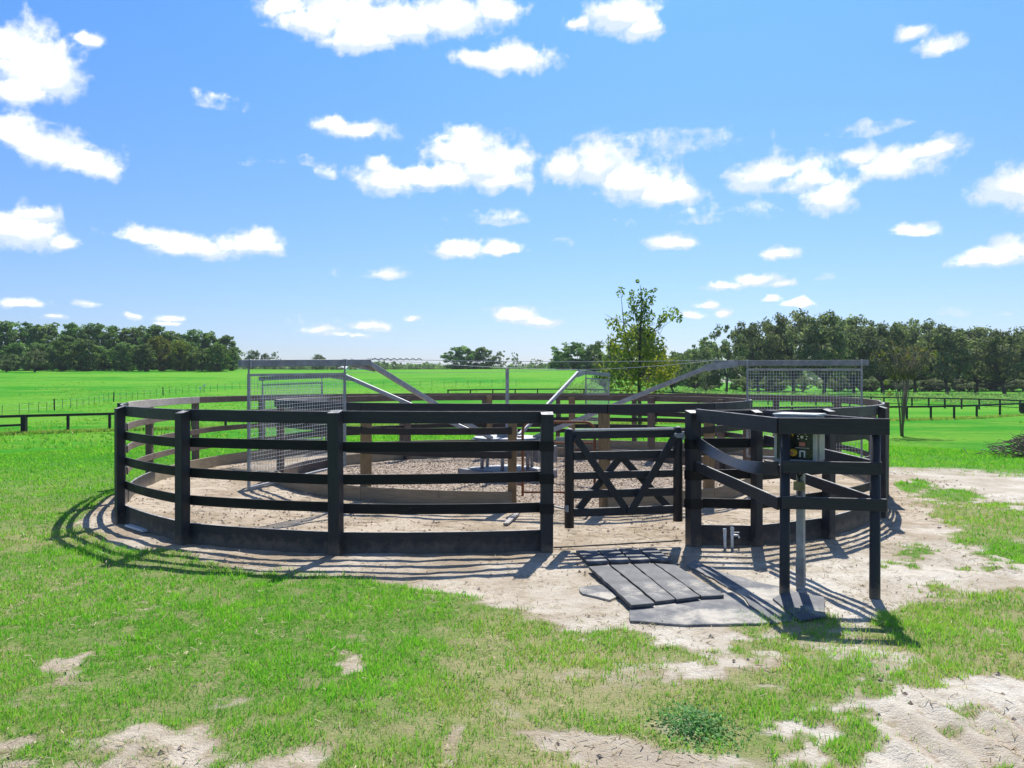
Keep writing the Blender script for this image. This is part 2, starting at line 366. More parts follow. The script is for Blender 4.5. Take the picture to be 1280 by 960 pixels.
# ------------------------------------------------------------------ mesh builder
class MB:
    def __init__(s): s.v, s.f = [], []
    def add(s, vs, fs):
        o = len(s.v); s.v += [tuple(p) for p in vs]; s.f += [tuple(i + o for i in f) for f in fs]; return s
    def beam(s, pts, w, h, up=(0, 0, 1), ch=.006, closed=True, roll=None):
        """a bar of w (sideways) by h (along up) with chamfered edges, swept along pts"""
        pts = [Vector(p) for p in pts]; up = Vector(up); n = len(pts); ch = min(ch, w * .3, h * .3)
        a, b = w / 2, h / 2
        prof = [(-a, -b + ch), (-a + ch, -b), (a - ch, -b), (a, -b + ch), (a, b - ch), (a - ch, b), (-a + ch, b), (-a, b - ch)]
        vs = []
        for i, p in enumerate(pts):
            d = (pts[min(i + 1, n - 1)] - pts[max(i - 1, 0)]).normalized()
            sd = d.cross(up).normalized(); u = sd.cross(d).normalized()
            if roll: q = Matrix.Rotation(roll[i], 3, d); sd = q @ sd; u = q @ u
            k = 1.0
            if 0 < i < n - 1:
                c = (pts[i] - pts[i - 1]).normalized().dot((pts[i + 1] - pts[i]).normalized()); k = 1 / max(.5, math.sqrt((1 + c) / 2))
            vs += [p + sd * x * k + u * y for x, y in prof]
        fs = []
        for i in range(n - 1):
            for j in range(8):
                fs.append((i * 8 + j, i * 8 + (j + 1) % 8, (i + 1) * 8 + (j + 1) % 8, (i + 1) * 8 + j))
        fs.append(tuple(range(7, -1, -1))); fs.append(tuple((n - 1) * 8 + j for j in range(8)))
        return s.add(vs, fs)
    def box(s, c, size, rz=0.0, ch=.005):
        c = Vector(c); q = Matrix.Rotation(rz, 3, 'Z')
        ax = q @ Vector((size[0] / 2, 0, 0))
        sub = MB().beam([c - ax, c + ax], size[1], size[2], (0, 0, 1), ch)
        return s.add(sub.v, sub.f)
    def tube(s, pts, r, n=8, cap=True):
        pts = [Vector(p) for p in pts]; m = len(pts)
        rs = r if isinstance(r, (list, tuple)) else [r] * m
        vs, fs = [], []
        ref = None
        for i, p in enumerate(pts):
            d = (pts[min(i + 1, m - 1)] - pts[max(i - 1, 0)]).normalized()
            if ref is None: ref = d.orthogonal().normalized()
            ref = (ref - d * ref.dot(d)); ref = ref.normalized() if ref.length > 1e-6 else d.orthogonal().normalized()
            e = d.cross(ref)
            vs += [p + (ref * math.cos(2 * math.pi * k / n) + e * math.sin(2 * math.pi * k / n)) * rs[i] for k in range(n)]
        for i in range(m - 1):
            for k in range(n):
                fs.append((i * n + k, i * n + (k + 1) % n, (i + 1) * n + (k + 1) % n, (i + 1) * n + k))
        if cap:
            fs.append(tuple(range(n - 1, -1, -1))); fs.append(tuple((m - 1) * n + k for k in range(n)))
        return s.add(vs, fs)
    def disc(s, c, r0, z0, z1, n=40, axis=None):
        return s.tube([Vector(c) + Vector((0, 0, z0)), Vector(c) + Vector((0, 0, z1))], r0, n)
    def build(s, name, mat, parent=None, smooth=False):
        me = bpy.data.meshes.new(name); me.from_pydata(s.v, [], s.f)
        me.materials.append(MATS[mat] if isinstance(mat, str) else mat)
        if smooth: me.shade_smooth()
        o = bpy.data.objects.new(name, me); COL.objects.link(o)
        if parent is not None:
            o.parent = parent
            # vertices are given in world metres; shift them to the parent's own origin
            pl = parent; off = Vector((0, 0, 0))
            while pl is not None: off += pl.location; pl = pl.parent
            me.transform(Matrix.Translation(-off))
        return o
def np_mesh(name, V, nper, tone, mat, parent=None):
    """many small faces of nper corners each, with a 'tone' colour per face"""
    V = np.asarray(V, np.float32).reshape(-1, 3); nf = len(V) // nper
    me = bpy.data.meshes.new(name)
    me.vertices.add(len(V)); me.vertices.foreach_set('co', V.ravel())
    me.loops.add(len(V)); me.loops.foreach_set('vertex_index', np.arange(len(V), dtype=np.int32))
    me.polygons.add(nf); me.polygons.foreach_set('loop_start', np.arange(nf, dtype=np.int32) * nper)
    me.polygons.foreach_set('loop_total', np.full(nf, nper, np.int32))
    at_ = me.attributes.new('tone', 'FLOAT_COLOR', 'POINT')
    c = np.ones((nf, 4), np.float32); c[:, :tone.shape[1]] = tone
    at_.data.foreach_set('color', np.repeat(c, nper, axis=0).ravel())
    me.materials.append(MATS[mat]); me.update(calc_edges=True)
    o = bpy.data.objects.new(name, me); COL.objects.link(o)
    if parent is not None: o.parent = parent
    return o
def tag(o, label=None, cat=None, group=None, kind=None):
    if label: o['label'] = label
    if cat: o['category'] = cat
    if group: o['group'] = group
    if kind: o['kind'] = kind
    return o
def thing(name, label, cat, loc=(0, 0, 0), group=None):
    o = bpy.data.objects.new(name, None); COL.objects.link(o); o.location = loc; o.empty_display_size = .2
    return tag(o, label, cat, group)

# ------------------------------------------------------------------ ground sheet
def ground():
    def axis(stops):
        out = []
        for (a, b, st) in stops: out += list(np.arange(a, b, st))
        return np.array(out + [stops[-1][1]])
    ys = axis([(-400, -40, 40), (-40, 0, 4), (0, 3, .5), (3, 9.6, .06), (9.6, 14, .1), (14, 26, .22), (26, 60, 1.2), (60, 300, 4), (300, 800, 40), (800, 1460, 110)])
    xh = axis([(0, 8, .05), (8, 14, .2), (14, 40, 1.0), (40, 200, 5), (200, 700, 40), (700, 1360, 110)])
    xs = np.concatenate([-xh[:0:-1], xh])
    Xg, Yg = np.meshgrid(xs, ys)
    Z = terrain(Xg, Yg) + micro(Xg, Yg) * (1 - sst(16, 24, np.hypot(Xg, Yg - 12)))
    nx, ny = len(xs), len(ys)
    V = np.stack([Xg, Yg, Z], -1).reshape(-1, 3).astype(np.float32)
    i = np.arange((ny - 1) * (nx - 1)); r, c = i // (nx - 1), i % (nx - 1); b = r * nx + c
    Fq = np.stack([b, b + 1, b + nx + 1, b + nx], -1).astype(np.int32)
    me = bpy.data.meshes.new('ground')
    me.vertices.add(len(V)); me.vertices.foreach_set('co', V.ravel())
    me.loops.add(Fq.size); me.loops.foreach_set('vertex_index', Fq.ravel())
    me.polygons.add(len(Fq)); me.polygons.foreach_set('loop_start', np.arange(len(Fq), dtype=np.int32) * 4)
    me.polygons.foreach_set('loop_total', np.full(len(Fq), 4, np.int32))
    g, ch, dry = cover(Xg, Yg)
    far = sst(10, 26, Yg) ** .8; far = np.where(Yg < 1, .5, far)
    C = np.stack([g, ch, dry, far], -1).reshape(-1, 4).astype(np.float32)
    a = me.attributes.new('cover', 'FLOAT_COLOR', 'POINT'); a.data.foreach_set('color', C.ravel())
    me.materials.append(MATS['ground_soil']); me.update(calc_edges=True); me.shade_smooth()
    o = bpy.data.objects.new('ground', me); COL.objects.link(o)
    tag(o, 'pasture ground with lawn, bare sand round the pen and a sandy track', 'ground', kind='structure')
ground()

# ------------------------------------------------------------------ grass blades
def grass():
    rng = np.random.default_rng(7)
    VV, TT = [], []
    def patch(y0, y1, dens, wid, hgt, fade=False):
        hw = .90 * y1 + 1.4
        n = int((y1 - y0) * 2 * hw * dens)
        x = rng.uniform(-hw, hw, n); y = rng.uniform(y0, y1, n)
        k = np.abs(x) < .90 * y + 1.4; x, y = x[k], y[k]
        g, ch, dry = cover(x, y)
        cl = fbm(x * 6.5, y * 6.5, 91, 3, .6); cl2 = fbm(x * 1.7, y * 1.7, 95, 3); cl = cl * .8 + .2 * vnoise(x * 21, y * 21, 93)
        p = sst(.08, .75, g) * (.16 + 1.1 * sst(.33, .62, cl)) * (.55 + .7 * sst(.35, .6, cl2))
        p = np.maximum(p, (g > .02) * (.025 + .05 * sst(.5, .62, cl)) * (poly_sd(x, y, OUT) > .6))
        if fade: p = p * (1 - sst(y0, y1, y + (fbm(x * .25, y * .12, 99, 3) - .5) * 16))
        k = rng.random(len(x)) < p
        x, y, g, dry, cl2, cl = x[k], y[k], g[k], dry[k], cl2[k], cl[k]; n = len(x)
        z = gz(x, y) - .004
        w = wid * rng.uniform(.6, 1.3, n); h = hgt * rng.uniform(.4, 1.35, n) * (1 + .9 * (rng.random(n) < .03)) * (.45 + .55 * cl2 + .5 * cl) * (.7 + .3 * g)
        th = rng.uniform(0, 2 * math.pi, n); le = np.abs(rng.normal(0, .55, n)) * h; ph = rng.uniform(0, 2 * math.pi, n)
        dx, dy = np.cos(th) * w / 2, np.sin(th) * w / 2
        A = np.stack([x - dx, y - dy, z], -1); B = np.stack([x + dx, y + dy, z], -1)
        T = np.stack([x + np.cos(ph) * le, y + np.sin(ph) * le, z + h], -1)
        dry = np.clip(dry + (fbm(x * 3.6, y * 3.6, 96, 3) - .5) * 1.1, 0, 1)
        VV.append(np.stack([A, B, T], 1).reshape(-1, 3))
        straw = (rng.random(n) < np.clip(.03 + .55 * dry ** 1.3 * (1.35 - g), 0, .85)).astype(float) * rng.uniform(.55, 1, n)
        straw = np.maximum(straw, dry * .40 * rng.random(n))
        TT.append(np.stack([np.clip(rng.normal(.45, .26, n) + (cl - .5) * 1.0 + (cl2 - .5) * .8, 0, 1), straw], -1))
    patch(3.4, 5.2, 6800, .0062, .044)
    patch(5.2, 7.2, 5000, .0075, .044)
    patch(7.2, 10., 2700, .0100, .045)
    patch(10., 15., 1150, .0150, .046)
    patch(15., 24., 420, .0240, .05)
    patch(24., 44., 300, .0380, .055, True)
    o = np_mesh('grass', np.concatenate(VV), 3, np.concatenate(TT), 'grass_blade')
    tag(o, 'short patchy lawn grass around the round pen', 'grass', kind='stuff')
    print('blades', len(o.data.polygons))
grass()

def scatter():
    rng = np.random.default_rng(11)
    n = 75000
    x = rng.uniform(-5, 5, n); y = rng.uniform(12.3, 21.6, n)
    sd = poly_sd(x, y, INN); k = sd < -.1; x, y = x[k], y[k]; n = len(x)
    def flakes(x, y, l, w, lift):
        n = len(x); th = rng.uniform(0, 6.283, n); z = gz(x, y) + lift
        l = l * rng.uniform(.5, 1.4, n); w = w * rng.uniform(.5, 1.4, n)
        a = np.stack([np.cos(th) * l, np.sin(th) * l, rng.normal(0, .3, n) * l], -1)
        b = np.stack([-np.sin(th) * w, np.cos(th) * w, rng.normal(0, .35, n) * w], -1)
        c = np.stack([x, y, z], -1)
        return np.stack([c - a - b, c + a - b, c + a + b, c - a + b], 1).reshape(-1, 3)
    o = np_mesh('wood_chips', flakes(x, y, .017, .010, .006), 4, rng.random((n, 1)), 'chip')
    tag(o, 'wood chips and dried muck spread inside the inner ring', 'wood chips', kind='stuff')
    n = 9000
    x = rng.uniform(-9, 9, n); y = rng.uniform(4, 24, n); g, ch, dry = cover(x, y)
    k = (g < .3) & (poly_sd(x, y, INN) > .1) & (rng.random(n) < sst(.42, .62, fbm(x * .9, y * .9, 65, 3)) * (.25 + .75 * (np.hypot(x, y - 16.8) < 8.6)) + .03); x, y = x[k], y[k]
    c = np.stack([x, y, gz(x, y) + .004], -1); nn = len(x); fs = []
    for (a, b) in ((0, .9), (2.1, 1.0), (4.2, .8)):
        r_ = rng.uniform(.008, .030, nn); an = a + rng.normal(0, .4, nn)
        u = np.stack([np.cos(an) * r_, np.sin(an) * r_, np.zeros(nn)], -1); v = np.stack([np.cos(an + b * 1.9) * r_, np.sin(an + b * 1.9) * r_, np.zeros(nn)], -1)
        top = c + np.stack([rng.normal(0, .003, nn), rng.normal(0, .003, nn), r_ * .8], -1)
        fs.append(np.stack([c + u, c + v, top], 1))
    o = np_mesh('soil_clods', np.concatenate(fs, 0).reshape(-1, 3), 3, np.tile(rng.random((nn, 1)) * .7, (3, 1)), 'chip')
    tag(o, 'small clods of trodden soil over the walking lane', 'soil clods', kind='stuff')
    n = 42000
    x = rng.uniform(-9, 9, n); y = rng.uniform(3.6, 14, n)
    g, ch, dry = cover(x, y)
    cl = fbm(x * 1.4, y * 1.4, 61, 3)
    k = (np.abs(x) < .72 * y) & (rng.random(n) < sst(.40, .66, cl) * (1.15 - .75 * g) + .05)
    x, y, g = x[k], y[k], g[k]
    o = np_mesh('straw_litter', flakes(x, y, .026, .0026, .008 + .016 * g), 4, rng.random((len(x), 1)), 'straw')
    tag(o, 'dry straw and clippings littered over the sand', 'straw', kind='stuff')
scatter()

# ------------------------------------------------------------------ fences of the pen
def arc(p, q, inward, bulge, z0, z1=None, n=6, cut=.0):
    """a run from p to q that bows outward a little, as boards nailed round a ring do"""
    p, q = Vector((*p, 0)), Vector((*q, 0)); z1 = z0 if z1 is None else z1
    d = (q - p); L = d.length; d.normalize()
    out = []
    for i in range(n + 1):
        t = i / n; tt = cut / L + t * (1 - 2 * cut / L)
        s = 4 * tt * (1 - tt) * bulge
        c = p + d * L * tt - inward * s
        out.append((c.x, c.y, z0 + (z1 - z0) * tt))
    return out
def inward_of(p, c): return (Vector((c[0], c[1], 0)) - Vector((p[0], p[1], 0))).normalized()

def make_outer():
    c = PEN
    t = thing('round_pen_fence', 'black painted board fence forming the large outer ring of the horse walker pen', 'fence', (c[0], c[1], 0))
    n = len(OUT); rng = random.Random(3)
    black = set([20, 21, 0, 1, 2, 3, 4, 5, 6, 7, 8])
    tops = [1.655, 1.645, 1.665, 1.655, 1.655, 1.645, 1.64, 1.635] + [1.64] * (n - 8)
    for i, p in enumerate(OUT):
        w = (.115, .135, .14, .145, .15, .11, .125, .115)[i] if i < 8 else .125
        iw = inward_of(p, c); ang = math.atan2(iw.y, iw.x)
        top = tops[i] + rng.uniform(-.012, .012)
        m = 'black_paint' if i in (21, 0, 1, 2, 3, 4, 5, 6, 7) else 'weathered_wood'
        b = MB().beam([(p[0], p[1], -.15), (p[0] + rng.uniform(-.012, .012), p[1], top)], w, w, (math.cos(ang), math.sin(ang), 0), .009)
        if i < 8:
            k = len(b.v) - 8
            for j in range(k, k + 8):
                v = b.v[j]; o_ = -((v[0] - p[0]) * iw.x + (v[1] - p[1]) * iw.y)
                if o_ > w * .2: b.v[j] = (v[0], v[1], v[2] - .030)
        b.build('post', m, t)
    def side(i, off):
        p = OUT[i % n]; iw = inward_of(p, c); return (p[0] + iw.x * off, p[1] + iw.y * off)
    for i in range(n):
        if i == 3: continue                                  # the gateway
        j = (i + 1) % n
        p, q = OUT[i], OUT[j]
        mid = ((p[0] + q[0]) / 2, (p[1] + q[1]) / 2); iw = inward_of(mid, c)
        L = math.dist(p, q); bl = L * L / (8 * 7.5) * .8
        near = i in black and i not in (8, 20)
        off = .075 if near else .085
        a, b = side(i, off), side(j, off)
        z1 = rng.uniform(-.012, .012)
        if i in (19, 20): tm = 'bleached_wood'
        elif near: tm = 'black_board'
        else: tm = 'weathered_board'
        ext = (.02 if not near else .004)
        MB().beam(arc(a, b, iw, bl, 1.58 + z1 * .6, 1.58 - z1 * .4, cut=.003), .040, .145, ch=.006).build('top_board', tm, t)
        for z in (1.235, .865, .515):
            dz, dz2 = rng.uniform(-.018, .018), rng.uniform(-.018, .018)
            a, b = side(i, off - .002), side(j, off - .002)
            rm = 'black_rail' if near else ('weathered_board' if i in (17, 18, 19, 20) else 'dark_rail')
            MB().beam(arc(a, b, iw, bl * 1.25, z + dz, z + dz2, cut=.004), .026, .118, ch=.004).build('rail', rm, t)
        km = 'black_board' if near or i in (8, 20) else 'kick_wood'
        MB().beam(arc(side(i, off), side(j, off), iw, bl, .10, cut=.003), .038, .285, ch=.005).build('kick_board', km, t)
    # the rail ends wrapped round the two gate posts and the corner post
    for i in (3, 4):
        p = OUT[i]; iw = inward_of(p, c); ang = math.atan2(iw.y, iw.x)
        w = (.15, 0, 0, .15, .155)[i]
        for z in (1.24, .86, .51):
            mb = MB()
            mb.beam([(p[0], p[1], z - .058), (p[0], p[1], z + .058)], w + .016, w + .016, (math.cos(ang), math.sin(ang), 0), .010)
            mb.build('strap', 'black_rail', t)
    return t
make_outer()

def make_inner():
    c = (0.0, 16.9)
    t = thing('inner_ring_fence', 'inner ring fence of bare timber posts and thin dark rails around the walker hub', 'fence', (c[0], c[1], 0))
    n = len(INN); rng = random.Random(5)
    for i, p in enumerate(INN):
        iw = inward_of(p, c)
        m = 'treated_wood' if i in (1, 2, 3, 4, 8, 9) else 'weathered_wood'
        MB().beam([(p[0], p[1], -.15), (p[0] + rng.uniform(-.015, .015), p[1], 1.60 + rng.uniform(-.02, .03))], .145, .145, (iw.x, iw.y, 0), .01).build('post', m, t)
    def side(i, off):
        p = INN[i % n]; iw = inward_of(p, c); return (p[0] - iw.x * off, p[1] - iw.y * off)
    for i in range(n):
        j = (i + 1) % n; p, q = INN[i], INN[j]
        iw = inward_of(((p[0] + q[0]) / 2, (p[1] + q[1]) / 2), c)
        L = math.dist(p, q); bl = L * L / (8 * 4.5) * .75
        off = .095
        tm = 'black_board' if i in (0, 1, 2, 3, 4) else ('bleached_wood' if i in (11,) else 'weathered_board')
        MB().beam(arc(side(i, off), side(j, off), iw, bl, 1.575, cut=.003), .038, .145, ch=.006).build('top_board', tm, t)
        if i == 2: continue                                  # the rusty gate hangs here
        for z in (1.19, .835):
            d = rng.uniform(-.02, .02)
            MB().beam(arc(side(i, off - .004), side(j, off - .004), iw, bl * 1.2, z + d, z - d, cut=.004), .026, .112, ch=.004).build('rail', 'dark_rail', t)
        MB().beam(arc(side(i, off), side(j, off), iw, bl, .115, cut=.003), .04, .25, ch=.006).build('kick_board', 'kick_wood' if i in (0, 1, 3, 4, 8, 9, 10) else 'weathered_board', t)
    return t
make_inner()

# ------------------------------------------------------------------ side pen round the control box
def make_side_pen():
    E, Fp, I, J = Vector((2.22, 9.78, 0)), Vector((2.97, 9.708, 0)), Vector((2.564, 7.52, 0)), Vector((3.340, 7.36, 0))
    t = thing('control_side_pen', 'black rail enclosure on round posts projecting from the ring around the grey control box', 'fence', ((E + J) .x / 2, 8.6, 0))
    for p in (I, J):
        b = MB(); b.tube([p + Vector((0, 0, -.15)), p + Vector((0, 0, 0)), p + Vector((.004, 0, 1.56))], [.05, .049, .046], 14)
        b.build('post', 'black_paint', t, True)
    def bd(name, a, b_, z0, z1, h, w=.034, m='black_board', sag=0.0, n=1, twist=0.0):
        pts = []
        for i in range(n + 1):
            s = i / n; p = a.lerp(b_, s); pts.append((p.x, p.y, z0 + (z1 - z0) * s - 4 * s * (1 - s) * sag))
        MB().beam(pts, w, h, ch=.002 if twist else .005, roll=[twist * math.sin(math.pi * min(1, i / n * 1.15)) for i in range(n + 1)] if twist else None).build(name, m, t, bool(twist)).data.set_sharp_from_angle(angle=R(35))
    oE, oI = Vector((-.062, -.05, 0)), Vector((-.066, -.02, 0))
    bd('top_board', E + Vector((.02, -.098, 0)), I + oI, 1.595, 1.585, .15)
    bd('top_board', I + Vector((-.075, -.066, 0)), J + Vector((.10, -.066, 0)), 1.588, 1.588, .15)
    bd('top_board', J + Vector((.066, .02, 0)), Fp + Vector((.076, -.078, 0)), 1.585, 1.59, .14)
    bd('loose_rail', E + Vector((.02, -.094, 0)), I + oI, 1.28, 1.19, .125, .014, 'loose_rubber', sag=.10, n=26, twist=-.95)
    bd('rail', E + Vector((.02, -.094, 0)), I + oI, .97, .855, .12, .028)
    bd('rail', I + Vector((-.04, -.066, 0)), J + Vector((.02, -.066, 0)), 1.205, 1.205, .115, .028)
    bd('rail', I + Vector((-.045, -.066, 0)), J + Vector((.075, -.066, 0)), .872, .872, .115, .028)
    bd('rail', J + Vector((.064, .02, 0)), Fp + Vector((.078, -.074, 0)), .86, 1.0, .115, .028)
    bd('rail', J + Vector((.064, .02, 0)), Fp + Vector((.078, -.074, 0)), 1.20, 1.30, .115, .028)
make_side_pen()

# ------------------------------------------------------------------ wooden gate
def make_gate():
    A, B = Vector((.69, 9.64, 0)), Vector((2.045, 9.86, 0))
    t = thing('wooden_gate', 'black wooden gate with crossed braces standing in the outer ring gateway', 'gate', (A.x, A.y, 0))
    d = (B - A); W = d.length; d.normalize(); nrm = Vector((d.y, -d.x, 0))
    def P(u, z, o=0.0):
        q = A + d * (u * W) + nrm * o; return (q.x, q.y, z)
    for u, z0, z1 in ((0, .24, 1.44), (1, .28, 1.45)):
        b = MB(); b.tube([P(u, z0), P(u, z1 - .05), P(u, z1 - .015), P(u, z1)], [.058, .058, .045, .018], 14)
        b.build('stile', 'black_paint', t, True)
    for z, h, m in ((1.355, .09, 'black_board'), (1.105, .10, 'black_board'), (.865, .088, 'black_board'), (.64, .10, 'black_board'), (.42, .10, 'black_board')):
        MB().beam([P(.042, z - .003), P(.958, z + .006)], .036, h, ch=.006).build('rail', m, t)
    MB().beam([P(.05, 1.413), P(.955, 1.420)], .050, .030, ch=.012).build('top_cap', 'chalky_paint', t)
    for (u0, z0), (u1, z1), o in (((.05, 1.33), (.535, .40), .037), ((.95, 1.33), (.535, .40), .037), ((.07, .42), (.50, 1.12), -.037), ((.93, .44), (.46, 1.12), -.037)):
        off = o if u0 < .5 else o * 1.0
        a_, b_ = P(u0, z0, off if u0 < .5 else off + math.copysign(.033, o)), P(u1, z1, off if u0 < .5 else off + math.copysign(.033, o))
        MB().beam([a_, b_], .032, .085, up=nrm.cross(Vector(b_) - Vector(a_)), ch=.005).build('brace', 'black_paint', t)
    h = MB(); h.box(P(.985, 1.34, .075), (.11, .02, .06), math.atan2(d.y, d.x)); h.tube([P(1.03, 1.29, .07), P(1.03, 1.39, .07)], .018, 10)
    h.build('hinge', 'galvanised', t)
    h = MB(); h.box(P(-.07, 1.31, .0), (.14, .014, .05), math.atan2(d.y, d.x)); h.tube([P(-.16, 1.27), P(-.16, 1.35)], .012, 8)
    h.build('latch', 'galvanised', t)
    h = MB(); h.tube([P(-.14, .50), P(-.05, .47), P(-.02, .49)], .012, 8); h.tube([P(-.03, .44, .06), P(-.03, .52, .06)], .02, 8)
    h.build('latch', 'galvanised', t)
make_gate()

def make_tube_gate():
    A, B = Vector((.17, 12.72, 0)), Vector((1.30, 12.58, 0))
    t = thing('tube_gate', 'rusty tubular gate with wire mesh and rounded top corners in the inner ring', 'gate', (A.x, A.y, 0))
    d = B - A; W = d.length; d.normalize()
    def P(u, z): q = A + d * (u * W); return (q.x, q.y, z)
    z0, z1, r = .24, 1.36, .14 / W
    pts = [P(0, z0 - .06), P(0, z1 - .14)] + [P(r - r * math.cos(k * math.pi / 8), z1 - .14 + .14 * math.sin(k * math.pi / 8)) for k in (1, 2, 3, 4)]
    pts += [P(1 - r + r * math.sin(k * math.pi / 8), z1 - .14 + .14 * math.cos(k * math.pi / 8)) for k in (0, 1, 2, 3)] + [P(1, z1 - .14), P(1, z0 - .06)]
    b = MB(); b.tube(pts, .021, 10); b.tube([P(.02, z0), P(.98, z0 + .02)], .017, 8); b.tube([P(.02, 1.03), P(.98, 1.035)], .015, 8)
    b.build('frame', 'rusty_steel', t, True)
    m = MB()
    for k in range(1, 21): m.tube([P(k / 21, z0), P(k / 21, 1.03)], .0024, 4, False)
    for k in range(1, 9): m.tube([P(.01, z0 + k * .088), P(.99, z0 + k * .088)], .0024, 4, False)
    m.build('wire_mesh', 'rusty_steel', t)
    h = MB(); h.box(P(-.03, .36), (.10, .02, .03)); h.box(P(-.03, 1.12), (.10, .02, .03)); h.build('hinge', 'rusty_steel', t)
make_tube_gate()

# ------------------------------------------------------------------ horse walker
def make_walker():
    C = Vector((-.10, 16.9, 0))
    t = thing('horse_walker', 'galvanised horse walker with four cranked arms carrying hanging wire mesh panels', 'horse walker', C)
    def pol(th, r, z=0.0): return Vector((C.x + math.sin(R(th)) * r * U, C.y + math.cos(R(th)) * r * U, z * U))
    b = MB(); b.box(C + Vector((0, 0, .03)), (1.5, 1.5, .25), R(38), .02); b.build('plinth', 'concrete', t)
    b = MB(); b.box(C + Vector((0, 0, .168)), (1.2, 1.2, .02), R(38), .004); b.build('base_plate', 'galvanised', t)
    for k in range(6):
        a = k * math.pi / 3 + .35
        p = C + Vector((math.cos(a) * .56, math.sin(a) * .56, 0))
        MB().tube([p + Vector((0, 0, .165)), p + Vector((0, 0, .76))], .038, 10).build('leg', 'galvanised', t, True)
    b = MB(); b.disc(C, .76, .745, .79, 48); b.build('track_rim', 'black_plastic', t)
    b = MB(); b.disc(C, .70, .79, .835, 48); b.disc(C, .22, .80, .98, 24); b.build('turntable', 'galvanised', t)
    b = MB(); b.box(C + Vector((.78, -.5, .52)), (.42, .3, .34), .3); b.tube([C + Vector((.78, -.5, .69)), C + Vector((.78, -.5, .9))], .11, 16)
    b.build('drive_motor', 'dull_galvanised', t)
    b = MB(); b.beam([C + Vector((.0, 0, .8)), C + Vector((-.0, 0, 2.26))], .075, .075, (0, 1, 0), .006); b.box(C + Vector((0, 0, 2.265)), (.12, .12, .012))
    b.build('mast', 'galvanised', t)
    arms = [  # bearing, elbow z, boom end z, end radius, panel (r0, r1, top0, top1, bottom0, bottom1)
        (211.5, 1.158, 1.125, 3.45, (2.45, 3.40, 1.062, 1.045, .335, .262)),
        (297.0, 1.078, 1.035, 3.47, (2.50, 3.45, .985, .955, .31, .27)),
        (113.0, 1.176, 1.167, 3.46, (2.45, 3.43, 1.112, 1.105, .30, .29)),
        (25.0, 1.128, 1.095, 3.42, (2.45, 3.42, 1.045, 1.02, .31, .29))]
    elbows = []
    for th, ze, zb, re_, pn in arms:
        a0, e, o = pol(th, .30, .415), pol(th, 2.18, ze), pol(th, re_ + .03, zb)
        elbows.append(e)
        arm = MB(); arm.beam([a0, e], .06, .085, ch=.004)
        armo = arm.build('arm', 'galvanised', t)
        bo = MB(); bo.beam([e - (o - e).normalized() * .05, o], .062, .10, ch=.004)
        bo.build('boom', 'dull_galvanised', armo)
        g = MB()
        sd = Vector((math.cos(R(th)), -math.sin(R(th)), 0))
        g.beam([e.lerp(a0, .06) + sd * .036, e.lerp(o, .14) + sd * .036], .008, .13, ch=.002)
        g.build('gusset', 'galvanised', armo)
        # second thinner brace tube below the arm
        MB().tube([pol(th, .30, .40), pol(th, 1.2, .415 + (ze - .415) * .46)], .02, 8).build('brace', 'galvanised', armo, True)
        r0, r1, t0, t1, b0, b1 = pn
        def Q(u, v):                                    # u across the panel, v from its bottom to its top
            r = r0 + (r1 - r0) * u; zt = t0 + (t1 - t0) * u; zb_ = b0 + (b1 - b0) * u
            return pol(th, r, zb_ + (zt - zb_) * v)
        fr = MB()
        for u in (0, 1): fr.beam([Q(u, -.01), Q(u, 1.01)], .036, .036, (math.sin(R(th)), math.cos(R(th)), 0), .004)
        fr.beam([Q(.01, 1), Q(.99, 1)], .034, .034, ch=.003); fr.beam([Q(.01, 0), Q(.99, 0)], .034, .034, ch=.003)
        pf = fr.build('panel', 'galvanised', t)
        m = MB()
        nu = 38; nv = 26
        for k in range(1, nu): m.tube([Q(k / nu, .10), Q(k / nu, .99)], .0028, 4, False)
        for k in range(nv + 1): m.tube([Q(.01, .10 + .89 * k / nv), Q(.99, .10 + .89 * k / nv)], .0028, 4, False)
        m.build('wire_mesh', 'wire_steel', pf)
        hg = MB()
        for u in (0.0, 1.0):
            p = Q(u, 1); s = (((Vector((p.x, p.y, 0)) - Vector((C.x, C.y, 0))).length / U) - 2.18) / (re_ - 2.18); q = e.lerp(o, min(max(s, 0), 1))
            hg.tube([p, (p.x, p.y, q.z - .04)], .014, 8); hg.box((p.x, p.y, q.z), (.03, .085, .115), R(90 - th))
        hg.build('hanger', 'galvanised', pf)
    top = C + Vector((0, 0, 2.25))
    def wire(a, b_, sag):
        pts = [a.lerp(b_, i / 8) - Vector((0, 0, 4 * (i / 8) * (1 - i / 8) * sag)) for i in range(9)]
        MB().tube(pts, .0042, 5).build('tie_cable', 'wire_steel', t)
    for i, j in ((0, 2), (0, 3), (1, 3), (1, 0), (2, 3)): wire(elbows[i] + Vector((0, 0, .06)), elbows[j] + Vector((0, 0, .06)), .04)
    b = MB(); b.tube([elbows[0].lerp(elbows[2], .01 + k * .008) + Vector((0, 0, .055 + (.016 if k % 2 else -.016))) for k in range(17)], .008, 5)
    b.build('wire_twist', 'dull_galvanised', t)
make_walker()

